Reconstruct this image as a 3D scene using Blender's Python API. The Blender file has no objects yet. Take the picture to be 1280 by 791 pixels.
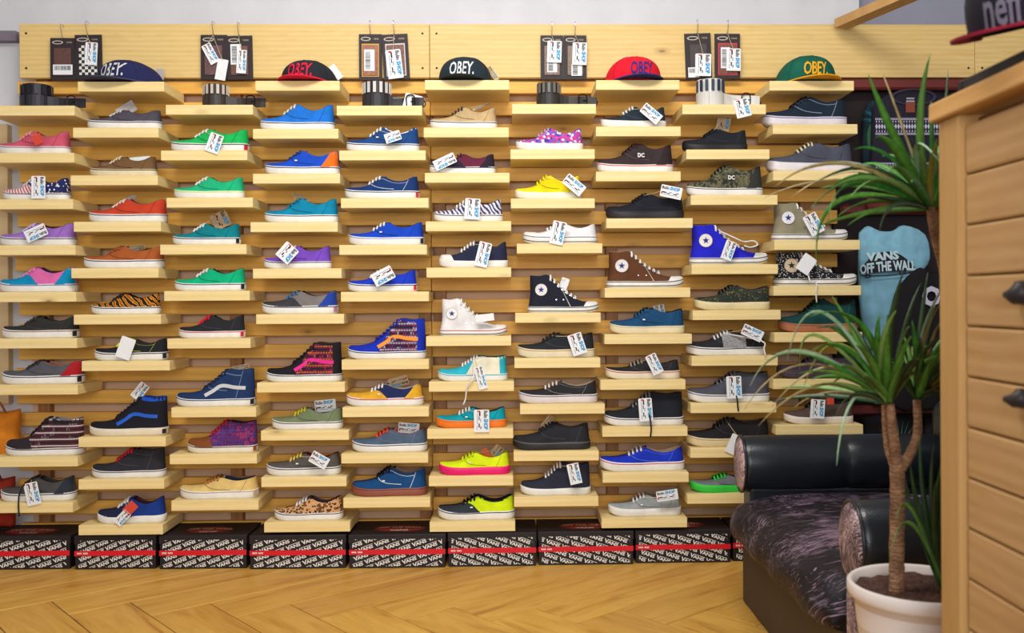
import bpy, bmesh, math, random
import numpy as np
from math import sin, cos, pi, radians, sqrt

random.seed(7)
SC = bpy.context.scene
COL = SC.collection

# ------------------------------------------------------------------ camera
FPX, VPX, VPY = 1200.0, 637.0, 376.0
YAW, ROLL = radians(1.3), radians(0.33)
CAM_H = 0.927
_r0 = np.array([cos(YAW), -sin(YAW), 0.0]); _u0 = np.array([0, 0, 1.0])
FWD = np.array([sin(YAW), cos(YAW), 0.0])
RIGHT = _r0 * cos(ROLL) - _u0 * sin(ROLL)
UP = _u0 * cos(ROLL) + _r0 * sin(ROLL)
CX, CY = VPX + FPX * math.tan(YAW), VPY
CAM = np.array([0.0, 0.0, CAM_H])
cd = bpy.data.cameras.new('camera')
cam = bpy.data.objects.new('camera', cd); COL.objects.link(cam)
import mathutils
cam.matrix_world = mathutils.Matrix((
    (RIGHT[0], UP[0], -FWD[0], 0.0), (RIGHT[1], UP[1], -FWD[1], 0.0),
    (RIGHT[2], UP[2], -FWD[2], CAM_H), (0, 0, 0, 1)))
cd.sensor_width = 36.0
cd.lens = FPX * 36.0 / 1280.0
cd.shift_x = -(CX - 640.0) / 1280.0
cd.shift_y = (CY - 395.5) / 1280.0
cd.clip_start = 0.05
cd.dof.use_dof = True
cd.dof.focus_distance = 3.42
cd.dof.aperture_fstop = 5.0
SC.camera = cam

# ------------------------------------------------------------------ exposure, world, lights
SC.view_settings.view_transform = 'Standard'
SC.view_settings.look = 'None'
SC.view_settings.gamma = 1.0
SC.view_settings.exposure = 0.66
SC.view_settings.use_curve_mapping = False
wd = bpy.data.worlds.new('world'); SC.world = wd; wd.use_nodes = True
wd.node_tree.nodes['Background'].inputs[0].default_value = (0.80, 0.88, 1.0, 1)
wd.node_tree.nodes["Background"].inputs[1].default_value = 0.3

def area_light(name, loc, sx, sy, power, color, rot=(0, 0, 0)):
    l = bpy.data.lights.new(name, 'AREA'); l.shape = 'RECTANGLE'; l.size = sx; l.size_y = sy
    l.energy = power; l.color = color
    o = bpy.data.objects.new(name, l); COL.objects.link(o); o.location = loc; o.rotation_euler = rot
    return o
area_light('ceiling_light_over_wall', (-0.1, 1.85, 2.66), 1.6, 0.5, 42, (1.0, 0.975, 0.94), (radians(28), 0, 0))
area_light('frontal_fill_light', (0.15, -1.72, 1.45), 2.2, 1.5, 60, (0.97, 0.985, 1.0), (radians(90), 0, radians(3)))  # added fill from behind the camera, brightens gaps and shoe sides; no window there

# ------------------------------------------------------------------ helpers
def unY(px, py, Y):
    d = FWD + RIGHT * ((px - CX) / FPX) - UP * ((py - CY) / FPX)
    return CAM + d * ((Y - CAM[1]) / d[1])
def unZ(px, py, z):
    d = FWD + RIGHT * ((px - CX) / FPX) - UP * ((py - CY) / FPX)
    return CAM + d * ((z - CAM[2]) / d[2])

def lin(c):
    c = c / 255.0
    return c / 12.92 if c <= 0.04045 else ((c + 0.055) / 1.055) ** 2.4
def rgb(c):
    return (lin(c[0]), lin(c[1]), lin(c[2]), 1.0)

def tag_props(o, label=None, cat=None, group=None, kind=None):
    if label: o['label'] = label
    if cat: o['category'] = cat
    if group: o['group'] = group
    if kind: o['kind'] = kind
    return o

def empty(name, loc, rz=0.0, label=None, cat=None, group=None):
    o = bpy.data.objects.new(name, None); COL.objects.link(o)
    o.empty_display_size = 0.05
    o.location = tuple(float(v) for v in loc); o.rotation_euler = (0, 0, rz)
    return tag_props(o, label, cat, group)

def mesh(name, v, f, mats, idx=None, smooth=False):
    me = bpy.data.meshes.new(name)
    me.from_pydata([tuple(map(float, p)) for p in v], [], [tuple(map(int, q)) for q in f])
    for m in (mats if isinstance(mats, (list, tuple)) else [mats]): me.materials.append(m)
    if idx is not None: me.polygons.foreach_set('material_index', list(idx))
    if smooth: me.polygons.foreach_set('use_smooth', [True] * len(me.polygons))
    return me
def fixn(me):
    bm = bmesh.new(); bm.from_mesh(me)
    bmesh.ops.remove_doubles(bm, verts=bm.verts, dist=1e-5)
    bmesh.ops.recalc_face_normals(bm, faces=bm.faces)
    bm.to_mesh(me); bm.free(); return me
def link(name, me, parent=None, loc=None, rot=None):
    o = bpy.data.objects.new(name, me); COL.objects.link(o)
    if parent is not None: o.parent = parent
    if loc is not None: o.location = tuple(float(v) for v in loc)
    if rot is not None: o.rotation_euler = rot
    return o
def build(name, v, f, mats, parent=None, smooth=False, fix=True, idx=None, loc=None, rot=None):
    me = mesh(name, v, f, mats, idx, smooth)
    if fix: fixn(me)
    return link(name, me, parent, loc, rot)

class Geo:
    """collects several shapes into one mesh"""
    def __init__(s): s.v = []; s.f = []; s.m = []
    def add(s, v, f, m=0):
        n = len(s.v); s.v += [tuple(p) for p in v]; s.f += [tuple(i + n for i in q) for q in f]; s.m += [m] * len(f); return s
    def box(s, a, b, m=0):
        (x0, y0, z0), (x1, y1, z1) = a, b
        return s.add([(x0,y0,z0),(x1,y0,z0),(x1,y1,z0),(x0,y1,z0),(x0,y0,z1),(x1,y0,z1),(x1,y1,z1),(x0,y1,z1)],
                     [(0,3,2,1),(4,5,6,7),(0,1,5,4),(1,2,6,5),(2,3,7,6),(3,0,4,7)], m)
    def tube(s, pts, r, n=6, m=0):
        v, f = tube(pts, r, n); return s.add(v, f, m)
    def build(s, name, mats, parent=None, smooth=False, fix=False, loc=None, rot=None):
        return build(name, s.v, s.f, mats, parent, smooth, fix, s.m, loc, rot)
    def mesh(s, name, mats, smooth=False): return mesh(name, s.v, s.f, mats, s.m, smooth)

def tube(pts, r, n=6):
    P = [np.array(p, float) for p in pts]; k = len(P)
    R = [r] * k if np.isscalar(r) else list(r)
    v = []; f = []
    t0 = P[1] - P[0]; a = np.cross(t0, (0, 0, 1.0))
    if np.linalg.norm(a) < 1e-6 * max(1e-9, np.linalg.norm(t0)) + 1e-9: a = np.array([1.0, 0, 0])
    for i in range(k):
        t = P[min(i + 1, k - 1)] - P[max(i - 1, 0)]; t = t / (np.linalg.norm(t) + 1e-12)
        a = a - t * np.dot(a, t); a = a / (np.linalg.norm(a) + 1e-12); b = np.cross(t, a)
        for j in range(n):
            q = 2 * pi * j / n; v.append(P[i] + (a * cos(q) + b * sin(q)) * R[i])
    for i in range(k - 1):
        for j in range(n):
            f.append((i*n+j, i*n+(j+1)%n, (i+1)*n+(j+1)%n, (i+1)*n+j))
    f.append(tuple(range(n))[::-1]); f.append(tuple((k-1)*n + j for j in range(n)))
    return v, f
def bez(a, b, c, n=9):
    a, b, c = (np.array(q, float) for q in (a, b, c))
    return [a*(1-t)**2 + 2*b*t*(1-t) + c*t*t for t in np.linspace(0, 1, n)]
def smooth_path(pts, n=6):
    P = [np.array(p, float) for p in pts]; P = [2*P[0]-P[1]] + P + [2*P[-1]-P[-2]]; out = []
    for i in range(1, len(P) - 2):
        for t in np.linspace(0, 1, n, endpoint=False):
            p0, p1, p2, p3 = P[i-1:i+3]
            out.append(0.5*((2*p1)+(-p0+p2)*t+(2*p0-5*p1+4*p2-p3)*t*t+(-p0+3*p1-3*p2+p3)*t**3))
    out.append(P[-2]); return out

_boxes = {}
def bevel_box(sx, sy, sz, b, mat, seg=1):
    key = (round(sx, 3), round(sy, 3), round(sz, 3), b, mat.name, seg)
    if key not in _boxes:
        bm = bmesh.new(); bmesh.ops.create_cube(bm, size=1.0)
        for q in bm.verts: q.co.x *= sx; q.co.y *= sy; q.co.z *= sz
        if b: bmesh.ops.bevel(bm, geom=list(bm.edges), offset=b, segments=seg, profile=0.5, affect='EDGES')
        me = bpy.data.meshes.new('block'); bm.to_mesh(me); bm.free(); me.materials.append(mat); _boxes[key] = me
    return _boxes[key]
def block(name, a, b, mat, parent=None, bevel=0.0015, seg=1):
    a = np.array(a, float); b = np.array(b, float); s = b - a; c = (a + b) / 2
    return link(name, bevel_box(s[0], s[1], s[2], bevel, mat, seg), parent, c)

_txt = {}
def text_geo(s, bold=0.0, shear=0.0, align='CENTER'):
    """flat lettering: vertices (x, y) with cap height about 0.7, and faces"""
    key = (s, bold, shear, align)
    if key not in _txt:
        c = bpy.data.curves.new('lettering', 'FONT'); c.body = s; c.offset = bold; c.shear = shear
        c.align_x = align; c.resolution_u = 2; c.fill_mode = 'FRONT'
        o = bpy.data.objects.new('lettering', c); COL.objects.link(o)
        dg = bpy.context.evaluated_depsgraph_get(); dg.update()
        me = bpy.data.meshes.new_from_object(o.evaluated_get(dg))
        v = [tuple(q.co) for q in me.vertices]; f = [tuple(p.vertices) for p in me.polygons]
        bpy.data.objects.remove(o); bpy.data.curves.remove(c); bpy.data.meshes.remove(me)
        _txt[key] = (v, f)
    return _txt[key]

# ------------------------------------------------------------------ materials
_mats = {}
class NT:
    def __init__(s, name):
        s.m = bpy.data.materials.new(name); s.m.use_nodes = True; s.t = s.m.node_tree
        s.b = s.t.nodes['Principled BSDF']
    def n(s, kind, **kw):
        q = s.t.nodes.new(kind)
        for k, v in kw.items(): setattr(q, k, v)
        return q
    def l(s, a, b): s.t.links.new(a, b)
    def coord(s, scale=(1, 1, 1), rot=(0, 0, 0), rnd=0.0, kind='Object'):
        tc = s.n('ShaderNodeTexCoord'); mp = s.n('ShaderNodeMapping')
        mp.inputs['Scale'].default_value = scale; mp.inputs['Rotation'].default_value = rot
        s.l(tc.outputs[kind], mp.inputs['Vector'])
        if rnd:
            oi = s.n('ShaderNodeObjectInfo'); ml = s.n('ShaderNodeMath', operation='MULTIPLY'); ml.inputs[1].default_value = rnd
            s.l(oi.outputs['Random'], ml.inputs[0]); s.l(ml.outputs[0], mp.inputs['Location'])
        return mp.outputs[0]
    def noise(s, vec, scale, detail=3, rough=0.5, dist=0.0):
        q = s.n('ShaderNodeTexNoise'); q.inputs['Scale'].default_value = scale; q.inputs['Detail'].default_value = detail
        q.inputs['Roughness'].default_value = rough; q.inputs['Distortion'].default_value = dist
        s.l(vec, q.inputs['Vector']); return q.outputs['Fac']
    def vor(s, vec, scale, feature='F1', out='Distance'):
        q = s.n('ShaderNodeTexVoronoi', feature=feature); q.inputs['Scale'].default_value = scale
        s.l(vec, q.inputs['Vector']); return q.outputs[out]
    def wave(s, vec, scale, dist=0, dscale=1, kind='BANDS', direction='X', detail=2):
        q = s.n('ShaderNodeTexWave', wave_type=kind); 
        if kind == 'BANDS': q.bands_direction = direction
        q.inputs['Scale'].default_value = scale; q.inputs['Distortion'].default_value = dist
        q.inputs['Detail'].default_value = detail; q.inputs['Detail Scale'].default_value = dscale
        s.l(vec, q.inputs['Vector']); return q.outputs['Fac']
    def ramp(s, fac, stops, const=False):
        q = s.n('ShaderNodeValToRGB'); e = q.color_ramp.elements
        if const: q.color_ramp.interpolation = 'CONSTANT'
        while len(e) < len(stops): e.new(0.5)
        for k, (p, c) in enumerate(stops): e[k].position = p; e[k].color = rgb(c)
        s.l(fac, q.inputs[0]); return q.outputs[0]
    def mix(s, fac, a, b, mode='MIX'):
        q = s.n('ShaderNodeMix', data_type='RGBA', blend_type=mode)
        for sock, val in ((q.inputs[0], fac), (q.inputs[6], a), (q.inputs[7], b)):
            if isinstance(val, (int, float)): sock.default_value = val
            elif isinstance(val, tuple): sock.default_value = val
            else: s.l(val, sock)
        return q.outputs[2]
    def math(s, op, a, b=None):
        q = s.n('ShaderNodeMath', operation=op)
        for k, val in enumerate((a, b)):
            if val is None: continue
            if isinstance(val, (int, float)): q.inputs[k].default_value = val
            else: s.l(val, q.inputs[k])
        return q.outputs[0]
    def bump(s, h, strength=0.2, dist=0.01):
        q = s.n('ShaderNodeBump'); q.inputs['Strength'].default_value = strength; q.inputs['Distance'].default_value = dist
        s.l(h, q.inputs['Height']); s.l(q.outputs[0], s.b.inputs['Normal'])
    def col(s, c):
        if isinstance(c, tuple): s.b.inputs['Base Color'].default_value = c
        else: s.l(c, s.b.inputs['Base Color'])
    def done(s, rough=0.6, metal=0.0, spec=0.5):
        s.b.inputs['Roughness'].default_value = rough; s.b.inputs['Metallic'].default_value = metal
        s.b.inputs['Specular IOR Level'].default_value = spec; return s.m

def plain(c, rough=0.6, metal=0.0, spec=0.4, name='paint'):
    key = ('plain', c, rough, metal, spec)
    if key not in _mats:
        q = NT(name); n = q.noise(q.coord(), 9.0, 3)
        q.col(q.mix(0.10, rgb(c), q.ramp(n, [(0.3, tuple(v*0.75 for v in c)), (0.7, tuple(min(255, v*1.12) for v in c))])))
        _mats[key] = q.done(rough, metal, spec)
    return _mats[key]
def fabric(c, rough=0.85):
    key = ('fabric', c)
    if key not in _mats:
        q = NT('canvas'); v = q.coord()
        n = q.noise(v, 22.0, 4)
        q.col(q.mix(0.35, rgb(c), q.ramp(n, [(0.3, tuple(k*0.72 for k in c)), (0.7, tuple(min(255, k*1.2) for k in c))])))
        q.bump(q.noise(v, 900.0, 1), 0.25, 0.001)
        _mats[key] = q.done(rough, 0, 0.25)
    return _mats[key]
def rubber(c):
    key = ('rubber', c)
    if key not in _mats:
        q = NT('rubber'); n = q.noise(q.coord(), 30.0, 3)
        q.col(q.mix(0.22, rgb(c), q.ramp(n, [(0.35, tuple(k*0.8 for k in c)), (0.65, tuple(min(255, k*1.05) for k in c))])))
        _mats[key] = q.done(0.5, 0, 0.35)
    return _mats[key]

def wood(name, light, mid, dark, axis='X', knots=True, fine=1.0, rough=0.5):
    q = NT(name)
    st = {'X': (1.0, 9.0, 9.0), 'Y': (9.0, 1.0, 9.0), 'Z': (9.0, 9.0, 1.0)}[axis]
    v = q.coord(st, rnd=37.0)
    g = q.noise(v, 2.6 * fine, 4, 0.55, 1.3)
    w = q.wave(v, 1.5 * fine, 3.5, 0.7, 'BANDS', {'X': 'Z', 'Y': 'Z', 'Z': 'X'}[axis])
    c = q.ramp(g, [(0.25, mid), (0.52, light), (0.8, mid)])
    c = q.mix(q.math('MULTIPLY', w, 0.20), c, rgb(dark))
    f = q.noise(v, 14.0 * fine, 3, 0.6, 0.3)
    c = q.mix(q.math('MULTIPLY', f, 0.22), c, rgb(dark))
    if knots:
        sk = {'X': (3.2, 7.5, 7.5), 'Y': (7.5, 3.2, 7.5), 'Z': (7.5, 7.5, 3.2)}[axis]
        d = q.vor(q.coord(sk, rnd=91.0), 1.0)
        k = q.ramp(d, [(0.0, (255, 255, 255)), (0.055, (150, 150, 150)), (0.13, (0, 0, 0))])
        c = q.mix(k, c, rgb(tuple(x * 0.62 for x in dark)))
    q.col(c); q.bump(f, 0.12, 0.002)
    return q.done(rough, 0, 0.3)

PINE_FRONT = wood('pine_board', (244, 224, 164), (238, 214, 146), (212, 172, 98))
PINE_SLAT = wood('pine_slat', (246, 194, 94), (234, 174, 74), (196, 130, 48))
PINE_TOP = wood('pine_panel', (232, 204, 138), (222, 188, 114), (194, 146, 76), fine=1.3)
PINE_DARK = wood('pine_batten', (170, 120, 72), (150, 100, 58), (110, 70, 38), axis='Z')
PINE_CAB = wood('pine_plank', (204, 164, 112), (190, 146, 92), (152, 106, 60), axis='Y')
PINE_POST = wood('pine_post', (204, 162, 102), (192, 148, 86), (160, 112, 58), axis='Z', knots=False)
WHITE_WALL = plain((208, 208, 212), 0.85, name='wall_paint')
GREY_WALL = plain((150, 152, 168), 0.85, name='grey_wall_paint')
BLACK = plain((20, 19, 22), 0.6, name='black')
METAL = plain((190, 190, 195), 0.3, 1.0, name='steel')
DARKMETAL = plain((40, 38, 38), 0.4, 0.8, name='dark_steel')
WHITEINK = plain((232, 228, 220), 0.7, name='white_ink')
CYANINK = plain((0, 150, 205), 0.7, name='cyan_ink')
BLACKINK = plain((28, 28, 34), 0.7, name='black_ink')
REDINK = plain((205, 22, 34), 0.6, name='red_ink')
PAPER = plain((236, 238, 240), 0.7, name='paper')
KRAFT = plain((196, 168, 128), 0.8, name='kraft_paper')
STRING = plain((205, 190, 150), 0.8, name='string')

# ------------------------------------------------------------------ setting
WALL_Y = 3.635
SLAT_Y = 3.565        # front face of the slats
YS = 3.36             # front edge of the shelf boards

floor_mat = NT('laminate'); _v = floor_mat.coord((1.0, 7.0, 7.0), rnd=53.0)
_g = floor_mat.noise(_v, 2.2, 5, 0.6, 1.2); _g2 = floor_mat.noise(_v, 9.0, 4, 0.6, 0.4)
_c = floor_mat.ramp(_g, [(0.22, (168, 112, 42)), (0.42, (218, 166, 72)), (0.6, (234, 186, 90)), (0.8, (202, 144, 56))])
_c = floor_mat.mix(floor_mat.math('MULTIPLY', _g2, 0.35), _c, rgb((150, 92, 40)))
_oi = floor_mat.n('ShaderNodeObjectInfo')
_c = floor_mat.mix(floor_mat.math('MULTIPLY', _oi.outputs['Random'], 0.22), _c, rgb((140, 84, 34)))
floor_mat.col(_c); floor_mat.bump(_g2, 0.05, 0.002); FLOOR = floor_mat.done(0.38, 0, 0.4)

fl = block('floor', (-2.6, -1.8, -0.06), (2.6, WALL_Y + 0.1, -0.006), plain((52, 30, 14), 0.7, name='floor_joint'), None, 0); tag_props(fl, kind='structure')
PW, PL = 0.179, 1.074
ua = np.array([0.766, 0.643]); va = np.array([0.643, -0.766])
o0 = unZ(567, 758, 0.0)[:2]
_pm = bevel_box(PL - 0.0034, PW - 0.0034, 0.006, 0.0014, FLOOR)
rng = random.Random(3)
for k in range(-24, 25):
    for j in range(-4, 5):
        for ab in (0, 1):
            if ab == 0: u, vv = k*PW + PL/2 + j*PL, k*PW + PW/2 - j*PL
            else: u, vv = k*PW - PW/2 + j*PL, k*PW + PL/2 - j*PL
            c = o0 + ua*u + va*vv
            if not (-2.15 < c[0] < 2.0 and 1.5 < c[1] < WALL_Y - 0.1): continue
            ang = math.atan2(ua[1], ua[0]) if ab == 0 else math.atan2(va[1], va[0])
            link('plank', _pm, fl, (c[0] - fl.location.x, c[1] - fl.location.y, -0.003 - fl.location.z), (0, 0, ang + (pi if rng.random() < .5 else 0)))

w = block('wall_back', (-2.6, WALL_Y, 0), (1.34, WALL_Y + 0.1, 2.7), WHITE_WALL, None, 0); tag_props(w, kind='structure')
w = block('wall_back_recess', (1.34, WALL_Y + 0.06, 0), (2.6, WALL_Y + 0.16, 2.7), GREY_WALL, None, 0); tag_props(w, kind='structure')
w = block('wall_left', (-2.7, -1.8, 0), (-2.6, WALL_Y + 0.1, 2.7), WHITE_WALL, None, 0); tag_props(w, kind='structure')
w = block('wall_right', (2.6, -1.8, 0), (2.7, WALL_Y + 0.1, 2.7), WHITE_WALL, None, 0); tag_props(w, kind='structure')
w = block('wall_front', (-2.6, -1.9, 0), (2.6, -1.8, 2.7), WHITE_WALL, None, 0); tag_props(w, kind='structure')
w = block('ceiling', (-2.7, -1.9, 2.7), (2.7, WALL_Y + 0.2, 2.8), WHITE_WALL, None, 0); tag_props(w, kind='structure')
# beige panel and rail seen past the left end of the slats
a = unY(-40, 155, 3.60); b = unY(11, 505, 3.60)
w = block('trim_1', (a[0], 3.60, b[2]), (b[0], WALL_Y, a[2]), plain((214, 186, 140), 0.6, name='beige_laminate'), None, 0.002); tag_props(w, kind='structure')
a = unY(-60, 38, 3.60); b = unY(20, 51, 3.60)
w = block('trim_2', (a[0], 3.60, b[2]), (b[0], WALL_Y, a[2]), plain((120, 112, 122), 0.6, name='grey_rail'), None, 0.002); tag_props(w, kind='structure')
# sloping timber brace above the rack
p0 = unY(1052, 30, 3.50); p1 = unY(1150, -12, 3.05)
d = (p1 - p0) / np.linalg.norm(p1 - p0); p1 = p0 + d * 1.0
sd = np.cross(d, (0, 0, 1.0)); sd /= np.linalg.norm(sd); ud = np.cross(sd, d)
V = [q + sd*0.030*i + ud*0.016*j for q in (p0 + d*0.0, p1) for (i, j) in ((-1,-1),(1,-1),(1,1),(-1,1))]
w = build('trim_3', V, [(3,2,1,0),(4,5,6,7),(0,1,5,4),(1,2,6,5),(2,3,7,6),(3,0,4,7)], PINE_POST); tag_props(w, kind='structure')
w['label'] = 'sloping pine brace rising from the top board'

# ------------------------------------------------------------------ display wall
SLOT_Z = [unY(640, 101 + 29.05 * s, YS)[2] for s in range(21)]
wall_unit = empty('slat_wall', (0, SLAT_Y, 0), 0, 'long pine slat wall that carries all the shelf boards', 'display wall')
def wpart(name, a, b, mat, bevel=0.002):
    o = block(name, a, b, mat, wall_unit, bevel); o.location.y -= SLAT_Y; return o
XL, XJ, XR = unY(23, 300, SLAT_Y)[0], unY(539, 300, SLAT_Y)[0], unY(1051, 300, SLAT_Y)[0]
rs = random.Random(5)
for s in range(-1, 20):
    zt = SLOT_Z[s] - 0.0310 if s >= 0 else SLOT_Z[0] + 0.046
    zb = SLOT_Z[s + 1] + 0.0005
    if zb < 0.02: break
    for (xa, xb) in ((XL + rs.uniform(-.012, .006), XJ - 0.001), (XJ + 0.001, XR + rs.uniform(-.02, .012))):
        wpart('slat', (xa, SLAT_Y, zb), (xb, SLAT_Y + 0.022, zt), PINE_SLAT)
for px in (50, 292, 530, 549, 765, 1010):
    x = unY(px, 300, SLAT_Y)[0]
    wpart('batten', (x - 0.022, SLAT_Y + 0.0225, 0.0), (x + 0.022, WALL_Y - 0.001, 1.92), PINE_DARK)
wpart('backing_board', (XL + 0.02, WALL_Y - 0.012, 0.05), (XR - 0.02, WALL_Y - 0.0005, 1.76), plain((226, 184, 146), 0.8, name='backing_board'), 0)
ztop, zbot = unY(540, 30, 3.54)[2], unY(540, 97, 3.54)[2]
XB = unY(1219, 60, 3.54)[0]
for (xa, xb) in ((unY(24, 60, 3.54)[0], XJ - .0008), (XJ + .0008, XB - .0008), (XB + .0008, XB + 0.5)):
    wpart('top_board', (xa, 3.54, zbot), (xb, SLAT_Y, ztop), PINE_TOP)
    for xx in (xa + 0.025, xb - 0.025):
        for zz in (ztop - 0.035, zbot + 0.035):
            g = Geo(); g.tube([(xx, 3.5392, zz), (xx, 3.5415, zz)], 0.0042, 10)
            o = g.build('screw', DARKMETAL, wall_unit); o.location.y = -SLAT_Y

SHELVES = {  # (column, slot): left px, right px, top edge px of the front face
 (0,1):(-14,93,132),(0,3):(-15,92.5,191),(0,5):(-15,91,249),(0,7):(-14,94,306.5),(0,9):(-13,95,365),(0,11):(-13,96,423),(0,13):(-12,97,481),(0,16):(-12,97,571),(0,18):(-16,91,628.5),
 (1,0):(97,205,102),(1,2):(91,198,159.5),(1,4):(88,197,219),(1,6):(92,201,277),(1,8):(89,198,335),(1,10):(92,201,393),(1,12):(102,212,451),(1,15):(98,207,546),(1,17):(98,205,599),(1,19):(98,203.5,656),
 (2,1):(207,316,131),(2,3):(201,309,188),(2,5):(208,316,247),(2,7):(200,308,305.5),(2,9):(205,312,363.5),(2,11):(209,313,423),(2,14):(214,320,509),(2,16):(212,321,567.5),(2,18):(214,323,625.5),
 (3,0):(319,424.5,101),(3,2):(316,423,161),(3,4):(316,425,217),(3,6):(313,422,277.5),(3,8):(316,427,335.5),(3,10):(320,430,392.5),(3,13):(321,431,478),(3,15):(326,436,538),(3,17):(326.5,433,596),(3,19):(330,437.5,652.5),
 (4,1):(420.7,527.5,132),(4,3):(424,532,188),(4,5):(426,535.6,247.5),(4,7):(424,533.5,306),(4,9):(426,536,364.5),(4,12):(427,536,449.3),(4,14):(428,536,508.7),(4,16):(426.5,535,566.5),(4,18):(429,537.6,622),
 (5,0):(531,636.5,100),(5,2):(529.5,636,159.3),(5,4):(531,637,216),(5,6):(532,639,276.5),(5,8):(533,639,334.3),(5,11):(532.5,639,420),(5,13):(536,642.5,477),(5,15):(534,641.5,535.8),(5,17):(536,641.5,595),(5,19):(537,644,652),
 (6,1):(640,745,130),(6,3):(638,743.5,186.5),(6,5):(638.5,743.5,248),(6,7):(646,753,304.3),(6,10):(644,751,391),(6,12):(643,750.5,447.5),(6,14):(650,756,505),(6,16):(642,748.6,563.7),(6,18):(642.5,748,620.7),
 (7,0):(745,849.5,100),(7,2):(745,851,158),(7,4):(745,851,214.3),(7,6):(758,866,272.8),(7,9):(756,863,359.6),(7,11):(755.6,865,417.6),(7,13):(750.6,857,474.7),(7,15):(753,859.5,533.2),(7,17):(753.5,861,590.7),(7,19):(752,859,647.3),
 (8,1):(853,957.5,130.5),(8,3):(858,962,186.7),(8,5):(863.5,972,243.8),(8,8):(864.6,972.4,330.3),(8,10):(866,976,387.5),(8,12):(864.6,972.4,444.8),(8,14):(863.5,970.5,503.8),(8,16):(863,969,559.6),(8,18):(859,966,617),
 (9,0):(962,1067.5,101),(9,2):(966,1072,155.2),(9,4):(966.6,1073,213.2),(9,7):(968,1075,300),(9,9):(967,1076.5,357),(9,11):(968,1078,415.3),(9,13):(966.6,1077,473.8),(9,15):(970,1079,531)}
SHELF_POS = {}
def make_shelf(key, label):
    x0, x1, y = SHELVES[key]
    a = unY(x0, y, YS); b = unY(x1, y, YS); z = (a[2] + b[2]) / 2
    SHELF_POS[key] = (a[0], b[0], z)
    th = 0.0345
    wdt = round(b[0] - a[0], 2)
    me = bevel_box(wdt, SLAT_Y - YS, th, 0.0012, PINE_FRONT)
    o = link('display_shelf', me, None, ((a[0] + b[0]) / 2, (YS + SLAT_Y) / 2, z - th / 2))
    o.scale.x = (b[0] - a[0]) / wdt
    tag_props(o, label, 'shelf', 'pine shelf boards on the slat wall')
# ------------------------------------------------------------------ patterns for shoe uppers
def pattern(kind):
    key = ('pattern', kind)
    if key in _mats: return _mats[key]
    q = NT('print_' + kind); v = q.coord()
    if kind == 'leopard':
        d = q.vor(q.coord(kind='Object'), 95.0); n = q.noise(v, 140.0, 2)
        m = q.math('ADD', d, q.math('MULTIPLY', q.math('SUBTRACT', n, 0.5), 0.5))
        c = q.ramp(m, [(0.0, (150, 96, 48)), (0.27, (46, 28, 24)), (0.47, (206, 158, 108))], True)
    elif kind == 'floral':
        c = q.ramp(q.vor(v, 130.0, 'F1', 'Color'), [(0.0, (60, 60, 160)), (0.2, (196, 70, 150)), (0.4, (120, 90, 190)), (0.58, (235, 225, 235)), (0.7, (200, 60, 140)), (0.85, (70, 140, 190))], True)
    elif kind == 'zebra':
        c = q.ramp(q.wave(q.coord(rot=(0, 0.6, 0)), 24.0, 4.0, 1.6), [(0.0, (60, 62, 96)), (0.5, (214, 212, 226))], True)
    elif kind == 'tiger':
        c = q.ramp(q.wave(q.coord(rot=(0, 0.8, 0)), 19.0, 5.0, 1.8), [(0.0, (34, 26, 24)), (0.45, (226, 160, 40)), (0.8, (150, 74, 24))], True)
    elif kind == 'camo':
        c = q.ramp(q.noise(v, 48.0, 2), [(0.0, (46, 46, 40)), (0.42, (84, 86, 66)), (0.52, (116, 106, 80)), (0.6, (52, 60, 46))], True)
    elif kind == 'fleck':
        c = q.ramp(q.vor(v, 210.0), [(0.0, (204, 178, 96)), (0.23, (46, 52, 44))], True)
        c = q.mix(q.math('GREATER_THAN', q.noise(v, 40.0, 2), 0.52), c, rgb((42, 50, 44)))
    elif kind == 'stars':
        c = q.ramp(q.vor(q.coord(rot=(0, 0.78, 0)), 95.0), [(0.0, (225, 225, 230)), (0.30, (34, 40, 92))], True)
    elif kind == 'stripes':
        c = q.ramp(q.wave(q.coord(rot=(0, 0.5, 0)), 34.0, 0.0), [(0.0, (196, 96, 100)), (0.5, (226, 214, 214))], True)
    elif kind == 'studs':
        c = q.ramp(q.vor(v, 170.0), [(0.0, (222, 218, 208)), (0.30, (30, 30, 38))], True)
    elif kind == 'tweed':
        c = q.ramp(q.noise(v, 420.0, 2), [(0.35, (96, 96, 100)), (0.6, (176, 176, 180))])
    elif kind in ('plaid', 'tribal_blue', 'tribal_pink', 'knit'):
        pal = {'plaid': ((70, 40, 110), (196, 50, 70), (40, 70, 160), (52, 20, 50)),
               'tribal_blue': ((30, 28, 58), (150, 48, 66), (190, 180, 196), (40, 44, 90)),
               'tribal_pink': ((34, 22, 36), (170, 30, 84), (196, 104, 40), (40, 26, 50)),
               'knit': ((40, 34, 40), (120, 28, 46), (196, 190, 190), (48, 30, 36))}[kind]
        bz = q.wave(v, 14.0 if kind != 'plaid' else 26.0, 0.0, direction='Z')
        bx = q.wave(v, 34.0, 0.0)
        n = q.vor(q.coord((1.0, 1.0, 1.4)), 85.0, 'F1', 'Color')
        a = q.ramp(bz, [(0.0, pal[0]), (0.35, pal[1]), (0.6, pal[3]), (0.9, pal[2])], True)
        b = q.ramp(n, [(0.0, pal[0]), (0.42, pal[1]), (0.55, pal[2]), (0.63, pal[3]), (0.8, pal[0])], True)
        c = q.mix(q.math('MULTIPLY', bx, 0.75 if kind != 'knit' else 0.25), a, b)
    else:
        c = rgb((200, 0, 200))
    q.col(c); q.bump(q.noise(v, 900.0, 1), 0.2, 0.001)
    _mats[key] = q.done(0.85, 0, 0.25); return _mats[key]
def cloth(c):
    return pattern(c) if isinstance(c, str) else fabric(c)

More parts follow.
